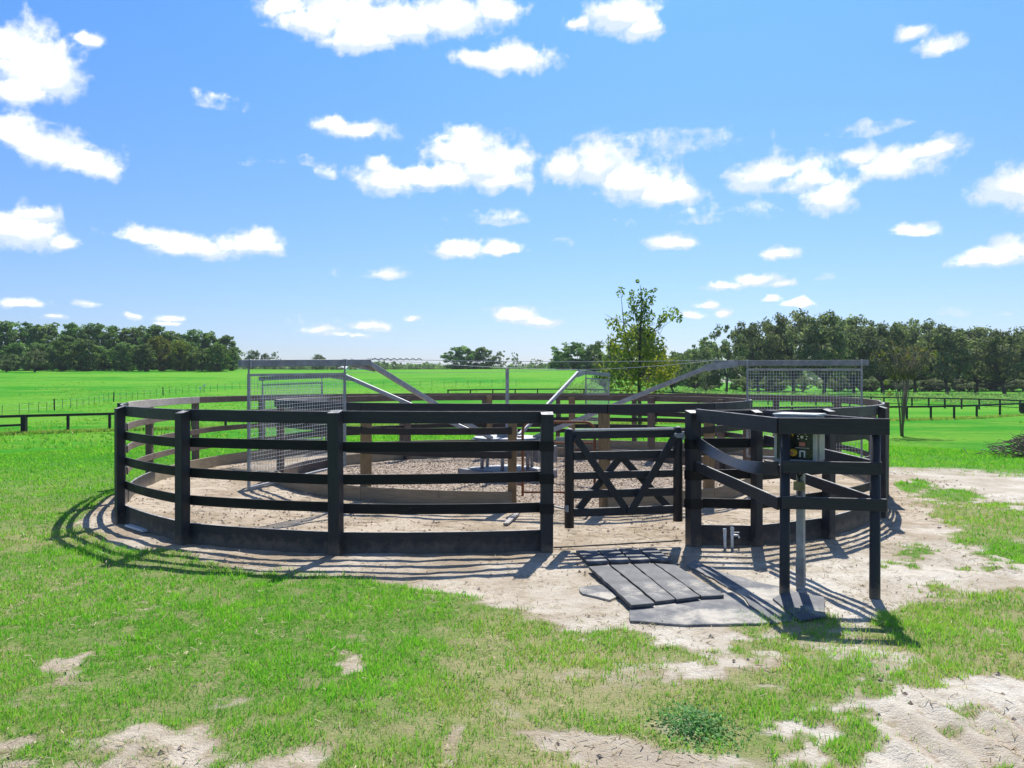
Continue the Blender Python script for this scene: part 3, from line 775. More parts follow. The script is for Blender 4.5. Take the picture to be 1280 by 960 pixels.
# ------------------------------------------------------------------ control box
def make_control():
    base = Vector((2.795, 7.74, 0))
    t = thing('control_box', 'grey control box with black button panel and white lid on a galvanised post', 'control box', base)
    fn = Vector((-.60, -.80, 0)).normalized(); sd = Vector((-fn.y, fn.x, 0)); sd = -sd if sd.x < 0 else sd
    rz = math.atan2(sd.y, sd.x)
    b = MB(); b.beam([base + Vector((0, 0, -.15)), base + Vector((0, 0, 1.22))], .07, .07, (sd.x, sd.y, 0), .006); b.build('post', 'galvanised', t)
    b = MB(); b.beam([base + Vector((0, 0, .02)), base + Vector((0, 0, .30))], .078, .078, (sd.x, sd.y, 0), .006); b.build('post_sleeve', 'dull_galvanised', t)
    c = base + Vector((0, 0, 1.455)) + fn * .04
    b = MB(); b.box(c, (.39, .26, .44), rz, .014); body = b.build('body', 'grey_enamel', t)
    b = MB()                                              # bezel frame round the panel
    f = c + fn * .134
    for s_ in (-1, 1):
        b.box(f + sd * s_ * .182, (.026, .03, .44), rz, .004)
        b.box(f + Vector((0, 0, s_ * .207)), (.336, .03, .026), rz, .004)
    b.build('bezel', 'light_bezel', body)
    fp = c + fn * .134
    MB().box(fp, (.336, .012, .386), rz, .002).build('button_panel', 'black_plastic', body)
    fq = c + fn * .142
    def pos(u, v, o=0.0): return fq + sd * u + Vector((0, 0, v)) + fn * o
    bt = MB(); bt.tube([pos(-.012, -.128), pos(-.012, -.128, .02)], .036, 20); bt.tube([pos(-.012, -.128, .02), pos(-.012, -.128, .05)], [.030, .026], 20)
    bt.build('stop_button', 'yellow_plastic', body, False)
    MB().tube([pos(-.012, -.128, .05), pos(-.012, -.128, .056)], .014, 16).build('button_cap', 'red_plastic', body)
    tr = MB(); p0 = [pos(-.055, .085), pos(.012, .085), pos(-.021, .02)]
    tr.add([*p0, *[p + fn * .003 for p in p0]], [(0, 1, 2), (3, 5, 4), (0, 3, 4, 1), (1, 4, 5, 2), (2, 5, 3, 0)]); tr.build('warning_sticker', 'yellow_plastic', body)
    dl = MB()
    for k in range(7):
        a = R(-30 + 40 * k); dl.box(pos(.070 + math.cos(a) * .042, .022 + math.sin(a) * .036, .002), (.014, .004, .010), rz, .001)
    dl.tube([pos(.070, .022), pos(.070, .022, .018)], .014, 14)
    dl.box(pos(.070, -.082, .002), (.13, .004, .004), rz, .001)
    dl.build('dial_marks', 'white_print', body)
    MB().box(pos(.070, -.046, .005), (.054, .012, .036), rz, .003).build('rocker_switch', 'red_plastic', body)
    ks = MB(); ks.box(pos(.050, -.138, .004), (.012, .01, .062), rz, .002); ks.box(pos(.092, -.138, .004), (.012, .01, .062), rz, .002); ks.box(pos(.071, -.112, .004), (.030, .01, .014), rz, .002)
    ks.build('key_bracket', 'white_print', body)
    lid = MB(); lid.box(c + Vector((0, 0, .232)) - fn * .0, (.415, .31, .016), rz, .004); lid.build('lid', 'white_plastic', t)
    dr = MB(); dr.box(c + sd * .200 - fn * .02, (.012, .17, .40), rz, .003); dr.build('side_cover', 'light_bezel', body)
    cb = MB(); q = c + Vector((0, 0, -.22))
    cb.tube([q - sd * .06, q - sd * .065 + Vector((0, 0, -.06)), q - sd * .02 + Vector((0, 0, -.12)), base + Vector((0, 0, 1.05)) + fn * .045, base + Vector((0, 0, .9)) + fn * .05], .011, 8)
    cb.tube([q + sd * .02, q + sd * .05 + Vector((0, 0, -.10)), q - sd * .01 + Vector((0, 0, -.16))], .009, 8)
    cb.tube([q - sd * .06, q - sd * .06 + Vector((0, 0, -.03))], .022, 10)
    cb.build('cable', 'black_plastic', t, True)
    MB().box(base + Vector((0, 0, .995)) + fn * .045, (.10, .04, .09), rz, .006).build('junction_block', 'brass_valve', t)
make_control()

# ------------------------------------------------------------------ rubber mats
def mat_slab(label, pix, z0, th, m, seed, name='rubber_mat', group=None, lift=None):
    rng = random.Random(seed)
    q = [at(px, py, z0) for px, py in pix]
    # subdivide the outline and wander a little, as cut rubber does
    out = []
    for i in range(len(q)):
        a, b = q[i], q[(i + 1) % len(q)]
        k = max(2, int(math.dist(a, b) / .12))
        for j in range(k):
            s = j / k; w = (.006 if m == 'rubber' else .018) if j else 0
            out.append((a[0] + (b[0] - a[0]) * s + rng.uniform(-w, w), a[1] + (b[1] - a[1]) * s + rng.uniform(-w, w)))
    cx = sum(p[0] for p in out) / len(out); cy = sum(p[1] for p in out) / len(out)
    n = len(out); vs = []
    def lf(x, y): return (lift(x, y) if lift else 0.0)
    for x, y in out: vs.append((x, y, z0 - th + lf(x, y)))
    for x, y in out: vs.append((x, y, z0 - .004 + lf(x, y)))
    for x, y in out: vs.append((x + (cx - x) * .012, y + (cy - y) * .012, z0 + lf(x, y)))
    fs = [tuple(range(n - 1, -1, -1)), tuple(range(2 * n, 3 * n))]
    for r_ in (0, 1):
        for i in range(n): fs.append((r_ * n + i, r_ * n + (i + 1) % n, (r_ + 1) * n + (i + 1) % n, (r_ + 1) * n + i))
    b = MB(); b.add(vs, fs); o = b.build(name, m)
    ar = sum(out[i][0] * out[(i + 1) % n][1] - out[(i + 1) % n][0] * out[i][1] for i in range(n))
    if ar < 0: o.data.flip_normals()
    o.data.transform(Matrix.Translation((-cx, -cy, 0))); o.location = (cx, cy, 0)
    tag(o, label, 'mat', group)
G1 = 'long rubber mats laid before the gate'
mat_slab('long black rubber strip farthest from the control box, nearest the bare sand', [(789, 756), (818, 753.5), (761, 706), (736, 708)], .052, .03, 'rubber', 1, group=G1)
mat_slab('long black rubber strip second from the bare sand side of the gate mats', [(819.5, 751.5), (844, 748.6), (790, 705), (763, 706)], .046, .03, 'rubber', 2, group=G1)
mat_slab('long black rubber strip between the second strip and the one beside the posts', [(846, 749), (875, 745), (816.5, 704), (792, 705)], .050, .03, 'rubber', 3, group=G1)
mat_slab('long black rubber strip closest to the control side pen', [(877, 745), (905, 743.5), (844, 706), (818.5, 704)], .044, .03, 'rubber', 4, group=G1)
G2 = 'short rubber mats in the gate shadow'
mat_slab('short shaded rubber mat by the hinge-free gate post', [(737, 704), (762, 702.5), (745, 687), (720, 688)], .030, .024, 'rubber', 5, group=G2)
mat_slab('short shaded rubber mat touching the back of the second long strip', [(764, 702.5), (789, 701.5), (771, 686), (747, 687)], .034, .024, 'rubber', 6, group=G2)
mat_slab('short shaded rubber mat touching the back of the third long strip', [(791, 701.5), (814, 700.5), (797, 685), (773, 686)], .029, .024, 'rubber', 7, group=G2)
mat_slab('short shaded rubber mat closest to the hinge post', [(816, 700.5), (840, 700), (820, 685), (799, 685)], .032, .024, 'rubber', 8, group=G2)
mat_slab('wide sandy rubber sheet lying in front of the long gate strips', [(788, 776), (860, 781), (962, 778), (918, 740), (790, 752)], .010, .022, 'sandy_rubber', 9, 'rubber_sheet')
mat_slab('narrow sandy rubber sheet running under the control side pen', [(964, 779), (1020, 771), (1030, 748), (905, 716), (868, 700), (858, 706), (920, 738)], .006, .02, 'sandy_rubber', 10, 'rubber_sheet')
mat_slab('small sandy rubber offcut beside the long gate strips', [(728, 742), (762, 750), (778, 744), (752, 731), (724, 734)], .006, .016, 'sandy_rubber', 11, 'rubber_offcut')
mat_slab('dark square rubber mat at the foot of the round corner post', [(966, 748), (1000, 775), (1033, 770), (1030, 746), (985, 738)], .024, .02, 'rubber', 12, 'rubber_mat')

# ------------------------------------------------------------------ small things
def small_things():
    x, y = 2.60, 9.66
    t = thing('water_pipe', 'white water pipe with a tap standing against the black kick board', 'pipe', (x + .055, y - .02, 0))
    b = MB(); b.tube([(x + .055, y - .02, -.06), (x + .055, y - .02, .22)], .017, 10); b.tube([(x + .055, y - .02, .215), (x + .055, y - .02, .245)], .024, 10)
    b.build('pipe', 'white_plastic', t, True)
    b = MB(); b.tube([(x + .055, y - .02, .15), (x + .12, y - .05, .15), (x + .13, y - .055, .12)], .012, 8); b.box((x + .10, y - .04, .185), (.07, .015, .012)); b.build('tap', 'white_plastic', t)
    t = thing('water_pipe', 'plain capped white water pipe just beside the one with a tap', 'pipe', (x - .03, y - .02, 0))
    b = MB(); b.tube([(x - .03, y - .02, -.06), (x - .035, y - .02, .20)], .017, 10); b.tube([(x - .035, y - .02, .19), (x - .035, y - .02, .225)], .023, 10); b.build('pipe', 'white_plastic', t, True)
    # pale plank lying at the foot of the kick board
    a, c = at(162, 657), at(184, 664)
    b = MB(); b.beam([(a[0], a[1] - .05, .012), (c[0], c[1] - .05, .012)], .09, .03, ch=.004)
    o = b.build('plank', 'white_plastic'); o.location = (0, 0, 0)
    tag(o, 'short pale plank lying in the shade at the foot of the kick board', 'plank')
    # weathered stick across the sand by the inner gate
    a, c = at(632, 657), at(648, 643)
    b = MB(); b.beam([(a[0], a[1], .02), (c[0], c[1], .03)], .07, .03, ch=.004); o = b.build('plank', 'bleached_wood')
    tag(o, 'narrow grey plank lying on the sand of the walking lane', 'plank')
    # threshold rod between the gate posts
    a, c = at(692, 686), at(852, 682)
    b = MB(); b.tube([(a[0], a[1], .015), ((a[0] + c[0]) / 2, (a[1] + c[1]) / 2 + .03, .03), (c[0], c[1], .06)], .010, 8); o = b.build('threshold_rod', 'dark_rail')
    tag(o, 'thin dark bent rod lying across the gateway between the gate posts', 'rod')
    # brush pile
    rng = random.Random(21)
    c = Vector((15.0, 22.6, float(terrain(15.0, 22.6))))
    t = thing('brush_pile', 'heap of bare grey cut branches on the bright lawn', 'brush pile', c)
    b = MB()
    for k in range(850):
        r_ = abs(rng.gauss(0, .56)); a = rng.uniform(0, 6.283)
        h = max(0.02, (.75 - .42 * r_) * rng.uniform(.1, 1.15))
        p = Vector((c.x + math.cos(a) * r_ * 1.3, c.y + math.sin(a) * r_ * .8, c.z + h))
        L = rng.uniform(.2, .75); th = rng.uniform(0, 6.283); el = rng.gauss(.05, .35)
        d = Vector((math.cos(th) * math.cos(el), math.sin(th) * math.cos(el), math.sin(el))) * L * .5
        k1 = Vector((rng.uniform(-.07, .07), rng.uniform(-.07, .07), rng.uniform(-.05, .05)))
        q0, q1 = p - d, p + d
        q0.z = max(q0.z, c.z + .01); q1.z = max(q1.z, c.z + .01)
        w = rng.uniform(.006, .017); b.tube([q0, p + k1, q1], [w, w * .8, w * .35], 5)
    b.build('branches', 'stick_bark', t)
    # broadleaf weed in the lawn
    nr = np.random.default_rng(4)
    x0, y0 = at(868, 902)
    def leaves(n, sx, sy, hh, l, w):
        r_ = nr.normal(0, 1, (n, 2)); x = x0 + r_[:, 0] * sx; y = y0 + r_[:, 1] * sy
        z = gz(x, y) + nr.uniform(.005, hh, n) * np.exp(-(r_ ** 2).sum(1) * .3)
        th = nr.uniform(0, 6.283, n); l = l * nr.uniform(.6, 1.3, n); w = w * nr.uniform(.6, 1.3, n)
        el = nr.normal(.25, .35, n)
        a = np.stack([np.cos(th) * np.cos(el), np.sin(th) * np.cos(el), np.sin(el)], -1) * l[:, None]
        s = np.stack([-np.sin(th), np.cos(th), nr.normal(0, .4, n)], -1) * w[:, None]
        c_ = np.stack([x, y, z], -1)
        return np.stack([c_, c_ + a * .45 - s, c_ + a, c_ + a * .45 + s], 1).reshape(-1, 3)
    V = leaves(950, .115, .135, .075, .026, .0095)
    o = np_mesh('weed', V - np.array([x0, y0, 0], np.float32), 4, np.stack([nr.random(950), np.zeros(950)], -1), 'weed_leaf'); o.location = (x0, y0, 0)
    tag(o, 'low bluish green broadleaf weed spreading among the grass and sand', 'weed')
small_things()

# ------------------------------------------------------------------ pasture fences
def tz(x, y): return float(terrain(x, y))
def pasture_fence():
    pts = [(30, 543), (-30, 546), (-95, 549), (85, 541), (137, 539), (190, 537.5), (240, 536.5), (282, 535.5), (340, 534.5), (400, 534), (460, 533.5),
           (520, 533), (580, 532.5), (640, 532), (700, 531.5), (760, 531), (820, 530), (880, 529), (935, 528), (990, 527.3), (1045, 526.8),
           (1090, 526.3), (1133.6, 525.6), (1163.6, 525), (1192.7, 524.3), (1221, 523), (1250, 521), (1278, 519), (1307, 517), (1340, 515)]
    pts.sort()
    P = [ground_hit(px, py) for px, py in pts]
    t = thing('pasture_fence', 'long low black post and rail fence crossing the pasture just behind the round pen', 'fence', (0, 55, tz(0, 55)))
    for i, (x, y) in enumerate(P):
        z = tz(x, y); w = .30 if i in (2, len(P) - 3) else .15
        MB().beam([(x, y, z - .3), (x, y, z + 1.28)], w, w, (0, 1, 0), .01).build('post', 'fence_black', t)
    for i in range(len(P) - 1):
        (x, y), (x2, y2) = P[i], P[i + 1]
        MB().beam([(x, y - .1, tz(x, y) + 1.2), (x2, y2 - .1, tz(x2, y2) + 1.2)], .04, .17, ch=.005).build('rail', 'fence_black', t)
        if i < 2: MB().beam([(x, y - .1, tz(x, y) + .62), (x2, y2 - .1, tz(x2, y2) + .62)], .04, .14, ch=.005).build('rail', 'fence_black', t)
pasture_fence()
def paddock_fence():
    t = thing('paddock_fence', 'thin dark rail fence farther off in front of the oak trunks', 'fence', (40, 95, tz(40, 95)))
    xs = [(560, 104), (700, 106), (820, 108), (900, 109), (960, 109), (1020, 108), (1062, 107), (1089, 106), (1105, 105), (1140, 104), (1161, 103), (1181, 101), (1202, 99), (1224, 97), (1250, 94), (1275, 90), (1305, 86), (1340, 82)]
    P = []
    for k in range(len(xs) - 1):
        (p0, a), (p1, b) = xs[k], xs[k + 1]
        m = max(1, round((p1 - p0) / 27))
        for j in range(m): P.append(((p0 + (p1 - p0) * j / m - X0) / F * (a + (b - a) * j / m), a + (b - a) * j / m))
    for x, y in P:
        MB().beam([(x, y, tz(x, y) - .3), (x, y, tz(x, y) + 1.32)], .16, .16, (0, 1, 0), .01).build('post', 'fence_black', t)
    for i in range(len(P) - 1):
        (x, y), (x2, y2) = P[i], P[i + 1]
        for z in (1.25, .45) if x > 25 else (1.25,):
            MB().beam([(x, y - .1, tz(x, y) + z), (x2, y2 - .1, tz(x2, y2) + z)], .04, .15 if z > 1 else .07, ch=.005).build('rail', 'fence_black', t)
paddock_fence()
def wire_fence():
    t = thing('wire_fence', 'old wire fence on thin stakes running across the hillside pasture', 'fence', (-50, 90, tz(-50, 90)))
    rng = random.Random(9)
    L = [(-60, 522), (-20, 520), (24, 518), (48, 515.5), (68, 513), (88, 510.5), (104, 508), (118, 506), (130, 504), (142, 502.5), (158, 500.5), (172, 499), (188, 497), (204, 495), (220, 493.5), (236, 492), (254, 490.5),
         (272, 489), (290, 487.8), (310, 486.8), (335, 486), (360, 485.5), (390, 485), (420, 484.6), (450, 484.3), (480, 484), (510, 483.8), (540, 483.6), (570, 483.4), (600, 483.2), (630, 483), (660, 482.8)]
    P = [ground_hit(a, b) for a, b in L]
    Q = []
    for i in range(len(P) - 1):
        for j in range(2): Q.append((P[i][0] + (P[i + 1][0] - P[i][0]) * j / 2, P[i][1] + (P[i + 1][1] - P[i][1]) * j / 2))
    for i, (x, y) in enumerate(Q):
        z = tz(x, y); big = i in (18, 26, 8)
        w = .15 if big else .052
        MB().tube([(x, y, z - .2), (x + rng.uniform(-.05, .05), y, z + (1.35 if big else 1.1) + rng.uniform(-.12, .1))], w / 2, 6).build('post', 'fence_black' if big else 'stake_wood', t)
    for h in (.45, .95):
        MB().tube([(x, y, tz(x, y) + h) for x, y in Q], .009, 4).build('wire', 'wire_steel', t)
    x, y = ground_hit(253, 491)
    for dx, lab in ((-.18, 'pale marker board on the wire fence, the lower of two'), (.42, 'pale marker board on the wire fence, the taller of two')):
        b = MB(); h = .7 if dx < 0 else 1.15
        b.tube([(x + dx, y - .3, tz(x, y) - .2), (x + dx, y - .3, tz(x, y) + h)], .03, 6); s = thing('marker_board', lab, 'marker', (x + dx, y - .3, tz(x, y)))
        b.build('stake', 'stake_wood', s); MB().box((x + dx, y - .35, tz(x, y) + h), (.3, .03, .34)).build('board', 'barn_white', s)
wire_fence()

# ------------------------------------------------------------------ far buildings
def barn(px0, px1, Y, h, label, name='barn'):
    xa, xb = (px0 - X0) / F * Y, (px1 - X0) / F * Y
    cx = (xa + xb) / 2; z = tz(cx, Y); w = xb - xa; d = 8
    t = thing(name, label, 'building', (cx, Y, z))
    MB().box((cx, Y + d / 2, z + h / 2 - .3), (w, d, h + .6), 0, .02).build('wall', 'barn_white', t)
    b = MB(); e = .4
    v = [(xa - e, Y - e, z + h), (xb + e, Y - e, z + h), (xb + e, Y + d / 2, z + h + 1.3), (xa - e, Y + d / 2, z + h + 1.3), (xa - e, Y + d + e, z + h), (xb + e, Y + d + e, z + h)]
    v2 = [(a, b_, c - .12) for a, b_, c in v]
    b.add(v + v2, [(0, 1, 2, 3), (3, 2, 5, 4), (7, 6, 9, 8), (8, 9, 10, 11), (0, 6, 7, 1), (4, 5, 11, 10), (0, 3, 9, 6), (3, 4, 10, 9), (1, 7, 8, 2), (2, 8, 11, 5)])
    b.build('roof', 'barn_roof', t)
    MB().box((cx + w * .2, Y - .03, z + 1.0), (min(1.2, w * .3), .06, 2.0), 0, .01).build('door', 'dull_galvanised', t)
barn(447, 470, 420, 3.2, 'long white building low on the skyline beneath the elbow of the walker arm')
barn(423, 432, 420, 3.0, 'small white hut on the skyline beside the long white building', 'hut')

# ------------------------------------------------------------------ trees
def clump_leaves(rng, cents, crad, per, leaf, tone_mu=.45, yellow=0.0, flat=.75):
    V, T = [], []
    for c, r_ in zip(cents, crad):
        n = max(6, int(per * rng.uniform(.7, 1.3)))
        d = rng.normal(0, 1, (n, 3)); d /= np.linalg.norm(d, axis=1)[:, None]
        rad = r_ * rng.uniform(.25, 1.0, n) ** .6
        p = c + d * rad[:, None] * np.array([1, 1, flat])
        nrm = d * .7 + rng.normal(0, .7, (n, 3)) + np.array([0, 0, .35]); nrm /= np.linalg.norm(nrm, axis=1)[:, None]
        a = np.cross(nrm, rng.normal(0, 1, (n, 3))); a /= np.linalg.norm(a, axis=1)[:, None]
        b = np.cross(nrm, a)
        l = leaf * rng.uniform(.6, 1.35, n)[:, None]; w = l * rng.uniform(.45, .75, n)[:, None]
        V.append(np.stack([p - a * l, p - b * w + a * l * .1, p + a * l, p + b * w + a * l * .1], 1).reshape(-1, 3))
        ct = rng.normal(tone_mu, .2); cy = max(0, rng.normal(yellow, .15)) if yellow > 0 else 0
        T.append(np.stack([np.clip(ct + rng.normal(0, .16, n), 0, 1), np.clip(cy + rng.normal(0, .1, n) * (yellow > 0), 0, 1)], -1))
    return np.concatenate(V), np.concatenate(T)
def limbs(rng, H, cents, zfork, r0, lean=(0, 0), pick=9):
    b = MB(); top = Vector((lean[0], lean[1], zfork))
    b.tube([(0, 0, -.4), (lean[0] * .2, lean[1] * .2, zfork * .3), (lean[0] * .6, lean[1] * .6, zfork * .7), top], [r0 * 1.5, r0 * 1.05, r0 * .9, r0 * .8], 9)
    idx = rng.permutation(len(cents))[:pick]
    for i in idx:
        c = Vector(cents[i]); m = top.lerp(c, .5) + Vector((rng.normal(0, .25), rng.normal(0, .25), -.12 * (c - top).length))
        b.tube([top - Vector((0, 0, .2)), m, c], [r0 * .55, r0 * .33, r0 * .1], 6)
    return b
PROTO = {}
def tree_proto(kind, seed):
    """crown and trunk of one tree at its natural size: returns (H, radius, crown object, trunk object)"""
    rng = np.random.default_rng(seed)
    if kind == 'oak':
        H, Rr, n, per, leaf, mat, zc, zr, zf = 14.0, 7.0, 125, 62, .27, 'oak_leaf', 7.6, 6.2, 2.6
    elif kind == 'edge':
        H, Rr, n, per, leaf, mat, zc, zr, zf = 12.0, 5.4, 135, 60, .30, 'wood_leaf', 5.2, 6.6, 2.2
    elif kind == 'bush':
        H, Rr, n, per, leaf, mat, zc, zr, zf = 7.0, 3.8, 48, 46, .20, 'oak_leaf', 4.0, 3.0, 1.2
    elif kind == 'yellow':
        H, Rr, n, per, leaf, mat, zc, zr, zf = 11.0, 5.0, 115, 56, .28, 'yellowish_leaf', 5.2, 5.6, 2.2
    elif kind == 'airy':
        H, Rr, n, per, leaf, mat, zc, zr, zf = 12.0, 5.2, 44, 34, .27, 'oak_leaf', 7.4, 4.6, 3.2
    cents, rads = [], []
    while len(cents) < n:
        d = rng.normal(0, 1, 3); d /= np.linalg.norm(d)
        k = rng.uniform(.42, 1.0) ** .55
        lump = .78 + .34 * math.sin(3.1 * math.atan2(d[1], d[0]) + seed) * math.cos(2.3 * d[2] + seed * .7)
        c = np.array([d[0] * Rr * k * lump, d[1] * Rr * k * lump, zc + d[2] * zr * k * (.86 + .14 * lump)])
        if kind in ('edge', 'yellow') and c[2] < zc: c[:2] *= 1.06
        if kind in ('edge', 'yellow', 'bush') and c[2] < .5: c[2] = rng.uniform(.5, 1.6)
        if kind in ('oak', 'airy') and c[2] < zc - zr * .62 : continue
        cents.append(c); rads.append(Rr * rng.uniform(.11, .23) * (.8 if kind == 'airy' else 1))
    cents = np.array(cents)
    cents[:, 2] *= (H - .4) / (cents[:, 2].max() + .1)
    V, T = clump_leaves(rng, cents, rads, per, leaf, .45)
    lean = (rng.uniform(-.8, .8), rng.uniform(-.5, .5))
    cr = np_mesh('crown', V, 4, T, mat)
    tk = limbs(rng, H, cents, zf, .34 if kind == 'oak' else .24, lean, 12).build('trunk', 'bark', None, True)
    return (H, Rr, cr, tk)
for k, seeds in (('oak', (1, 2, 3, 4)), ('edge', (11, 12, 13, 14)), ('bush', (21, 22)), ('yellow', (31,)), ('airy', (41, 42))):
    PROTO[k] = [list(tree_proto(k, s)) + [False] for s in seeds]
TR = random.Random(77)
def tree(kind, px, Y, top_py, hw, label, group=None, name='tree', var=None):
    """a tree whose trunk stands at column px and distance Y, reaching up to row top_py, with a crown half-width of hw pixels at that distance"""
    x = (px - X0) / F * Y; z = tz(x, Y)
    h = CAMH + (Y0 - top_py) / F * Y - z; r_ = hw / F * Y
    lst = PROTO[kind]; pr = lst[TR.randrange(len(lst)) if var is None else var % len(lst)]
    t = thing(name, label, 'tree', (x, Y, z - .05), group)
    for src in (pr[2], pr[3]):
        if pr[4]: o = src.copy(); COL.objects.link(o)
        else: o = src
        o.parent = t
    pr[4] = True
    t.rotation_euler.z = TR.uniform(0, 6.283)
    t.scale = (r_ / pr[1], r_ / pr[1] * TR.uniform(.9, 1.1), h / pr[0])
    return t
gw = 'trees of the dense wood on the hillside'
lw = 'tall dark green broadleaf tree packed into the dense wood on the hillside'
for i, (px, top, hw) in enumerate([(-110, 400, 32), (-70, 397, 30), (-32, 402, 28), (4, 400, 27), (34, 404, 25), (62, 401, 27), (92, 405, 24), (118, 402, 26), (146, 408, 24), (170, 406, 23), (192, 408, 24),
                                   (214, 412, 22), (240, 413, 24), (262, 412, 21), (282, 419, 19)]):
    tree('edge', px, 222 + (i * 37 % 17), top + TR.uniform(-2, 3), hw * 1.05, lw, gw, var=i)
for i, (px, top, hw) in enumerate([(-90, 420, 28), (-52, 425, 26), (18, 424, 26), (50, 428, 22), (80, 420, 24), (106, 424, 22), (130, 428, 20), (156, 424, 22), (182, 430, 19), (232, 428, 20), (252, 432, 18), (272, 428, 19), (290, 432, 12)]):
    tree('edge', px, 202 + (i * 29 % 11), top + TR.uniform(-4, 4), hw, lw, gw, var=i + 2)
tree('yellow', 200, 208, 419, 19, 'broad yellow green tree standing out among the dark hillside wood')
tree('yellow', 226, 206, 424, 17, 'smaller yellow green tree beside the broad yellow green one in the wood')
tree('bush', 44, 194, 433, 17, 'low greyish green tree bulging from the foot of the hillside wood')
tree('bush', 8, 194, 442, 16, 'rounded bright green bush at the foot of the hillside wood')
gk = 'small trees on the skyline'
for px, Y, top, hw, k in ((316, 330, 437, 11, 'oak'), (332, 330, 441, 9, 'oak'), (345, 330, 439, 8, 'airy'), (398, 380, 443, 14, 'oak'), (370, 380, 450, 12, 'bush'), (420, 380, 452, 14, 'bush'), (343, 380, 451, 14, 'bush'), (478, 400, 450, 9, 'bush'), (494, 400, 451, 10, 'bush'), (515, 400, 456, 14, 'bush'), (535, 400, 457, 14, 'bush')):
    tree(k, px, Y, top, hw, 'small far tree showing just above the green crest under the walker arm', gk)
tree('edge', 578, 300, 432, 26, 'largest round dark tree of the clump on the crest behind the mast', var=1)
tree('edge', 604, 300, 434, 18, 'dark tree merged into the flank of the largest crest clump tree', var=2)
tree('airy', 627, 300, 438, 13, 'thin leaning tree next to the dark crest clump')
tree('airy', 645, 300, 440, 8, 'narrow upright tree standing apart from the crest clump')
tree('airy', 671, 330, 448, 12, 'pale wispy low tree alone in the gap on the crest')
tree('edge', 716, 215, 427, 26, 'dark round topped tree at the edge of the gap on the crest', var=0)
tree('edge', 742, 210, 430, 18, 'dark tree behind the shoulder of the round topped one', var=3)
tree('bush', 758, 120, 424, 24, 'olive bushy tree beside the tall sparse tree', var=0)
gb = 'trees filling the band behind the tall sparse tree'
for i, (px, Y, top, hw) in enumerate([(772, 190, 436, 22), (818, 186, 434, 24), (846, 184, 441, 22), (866, 182, 436, 22), (700, 235, 441, 16), (886, 182, 428, 24)]):
    tree('edge', px, Y, top, hw, 'medium green tree in the low band between the tall sparse tree and the oaks', gb, var=i)
tree('bush', 842, 130, 437, 26, 'grey green scrubby tree between the tall sparse tree and the oaks', var=1)
tree('edge', 795, 190, 408, 34, 'large blue green tree hidden behind the tall sparse tree', var=2)
tree('bush', 868, 140, 438, 22, 'low scrubby tree just before the first oak', var=0)
go = 'live oaks along the far side of the paddock'
lo_ = 'big spreading live oak in the row along the far side of the paddock'
tree('airy', 908, 150, 405, 34, 'open branched oak with a leaning trunk at the start of the oak row', var=0)
tree('airy', 884, 168, 418, 26, 'thin crowned oak just behind the open branched one', var=1)
for i, (px, Y, top, hw) in enumerate([(948, 165, 399, 34), (992, 170, 389, 42), (1030, 158, 388, 42), (1068, 172, 396, 38), (1104, 165, 402, 40), (1144, 170, 399, 42), (1184, 160, 404, 38), (1220, 172, 409, 40), (1256, 158, 410, 42), (1296, 168, 408, 42), (1340, 160, 405, 46), (1400, 165, 402, 50)]):
    tree('oak', px, Y, top, hw * 1.1, lo_, go, var=i)
for i, (px, Y, top, hw) in enumerate([(930, 200, 412, 26), (970, 205, 402, 30), (1050, 205, 402, 32), (1086, 205, 408, 32), (1124, 205, 408, 32), (1165, 205, 412, 32), (1202, 205, 414, 32), (1240, 205, 416, 32), (1280, 205, 416, 34), (1320, 205, 414, 34)]):
    tree('edge', px, Y, top, hw * 1.15, lo_, go, var=i)
gs = 'scrub bushes in the shade under the oaks'
for i, (px, Y, top, hw) in enumerate([(880, 150, 476, 18), (930, 185, 470, 22), (965, 190, 468, 24), (1003, 190, 470, 22), (1045, 190, 468, 24), (1090, 190, 470, 22), (1130, 190, 470, 24), (1172, 190, 471, 22), (1210, 190, 472, 22), (1268, 190, 472, 22), (775, 175, 470, 24), (820, 175, 470, 26)]):
    tree('bush', px, Y, top, hw, 'dark scrub bush growing in the shade under the oak row', gs, 'bush', var=i)

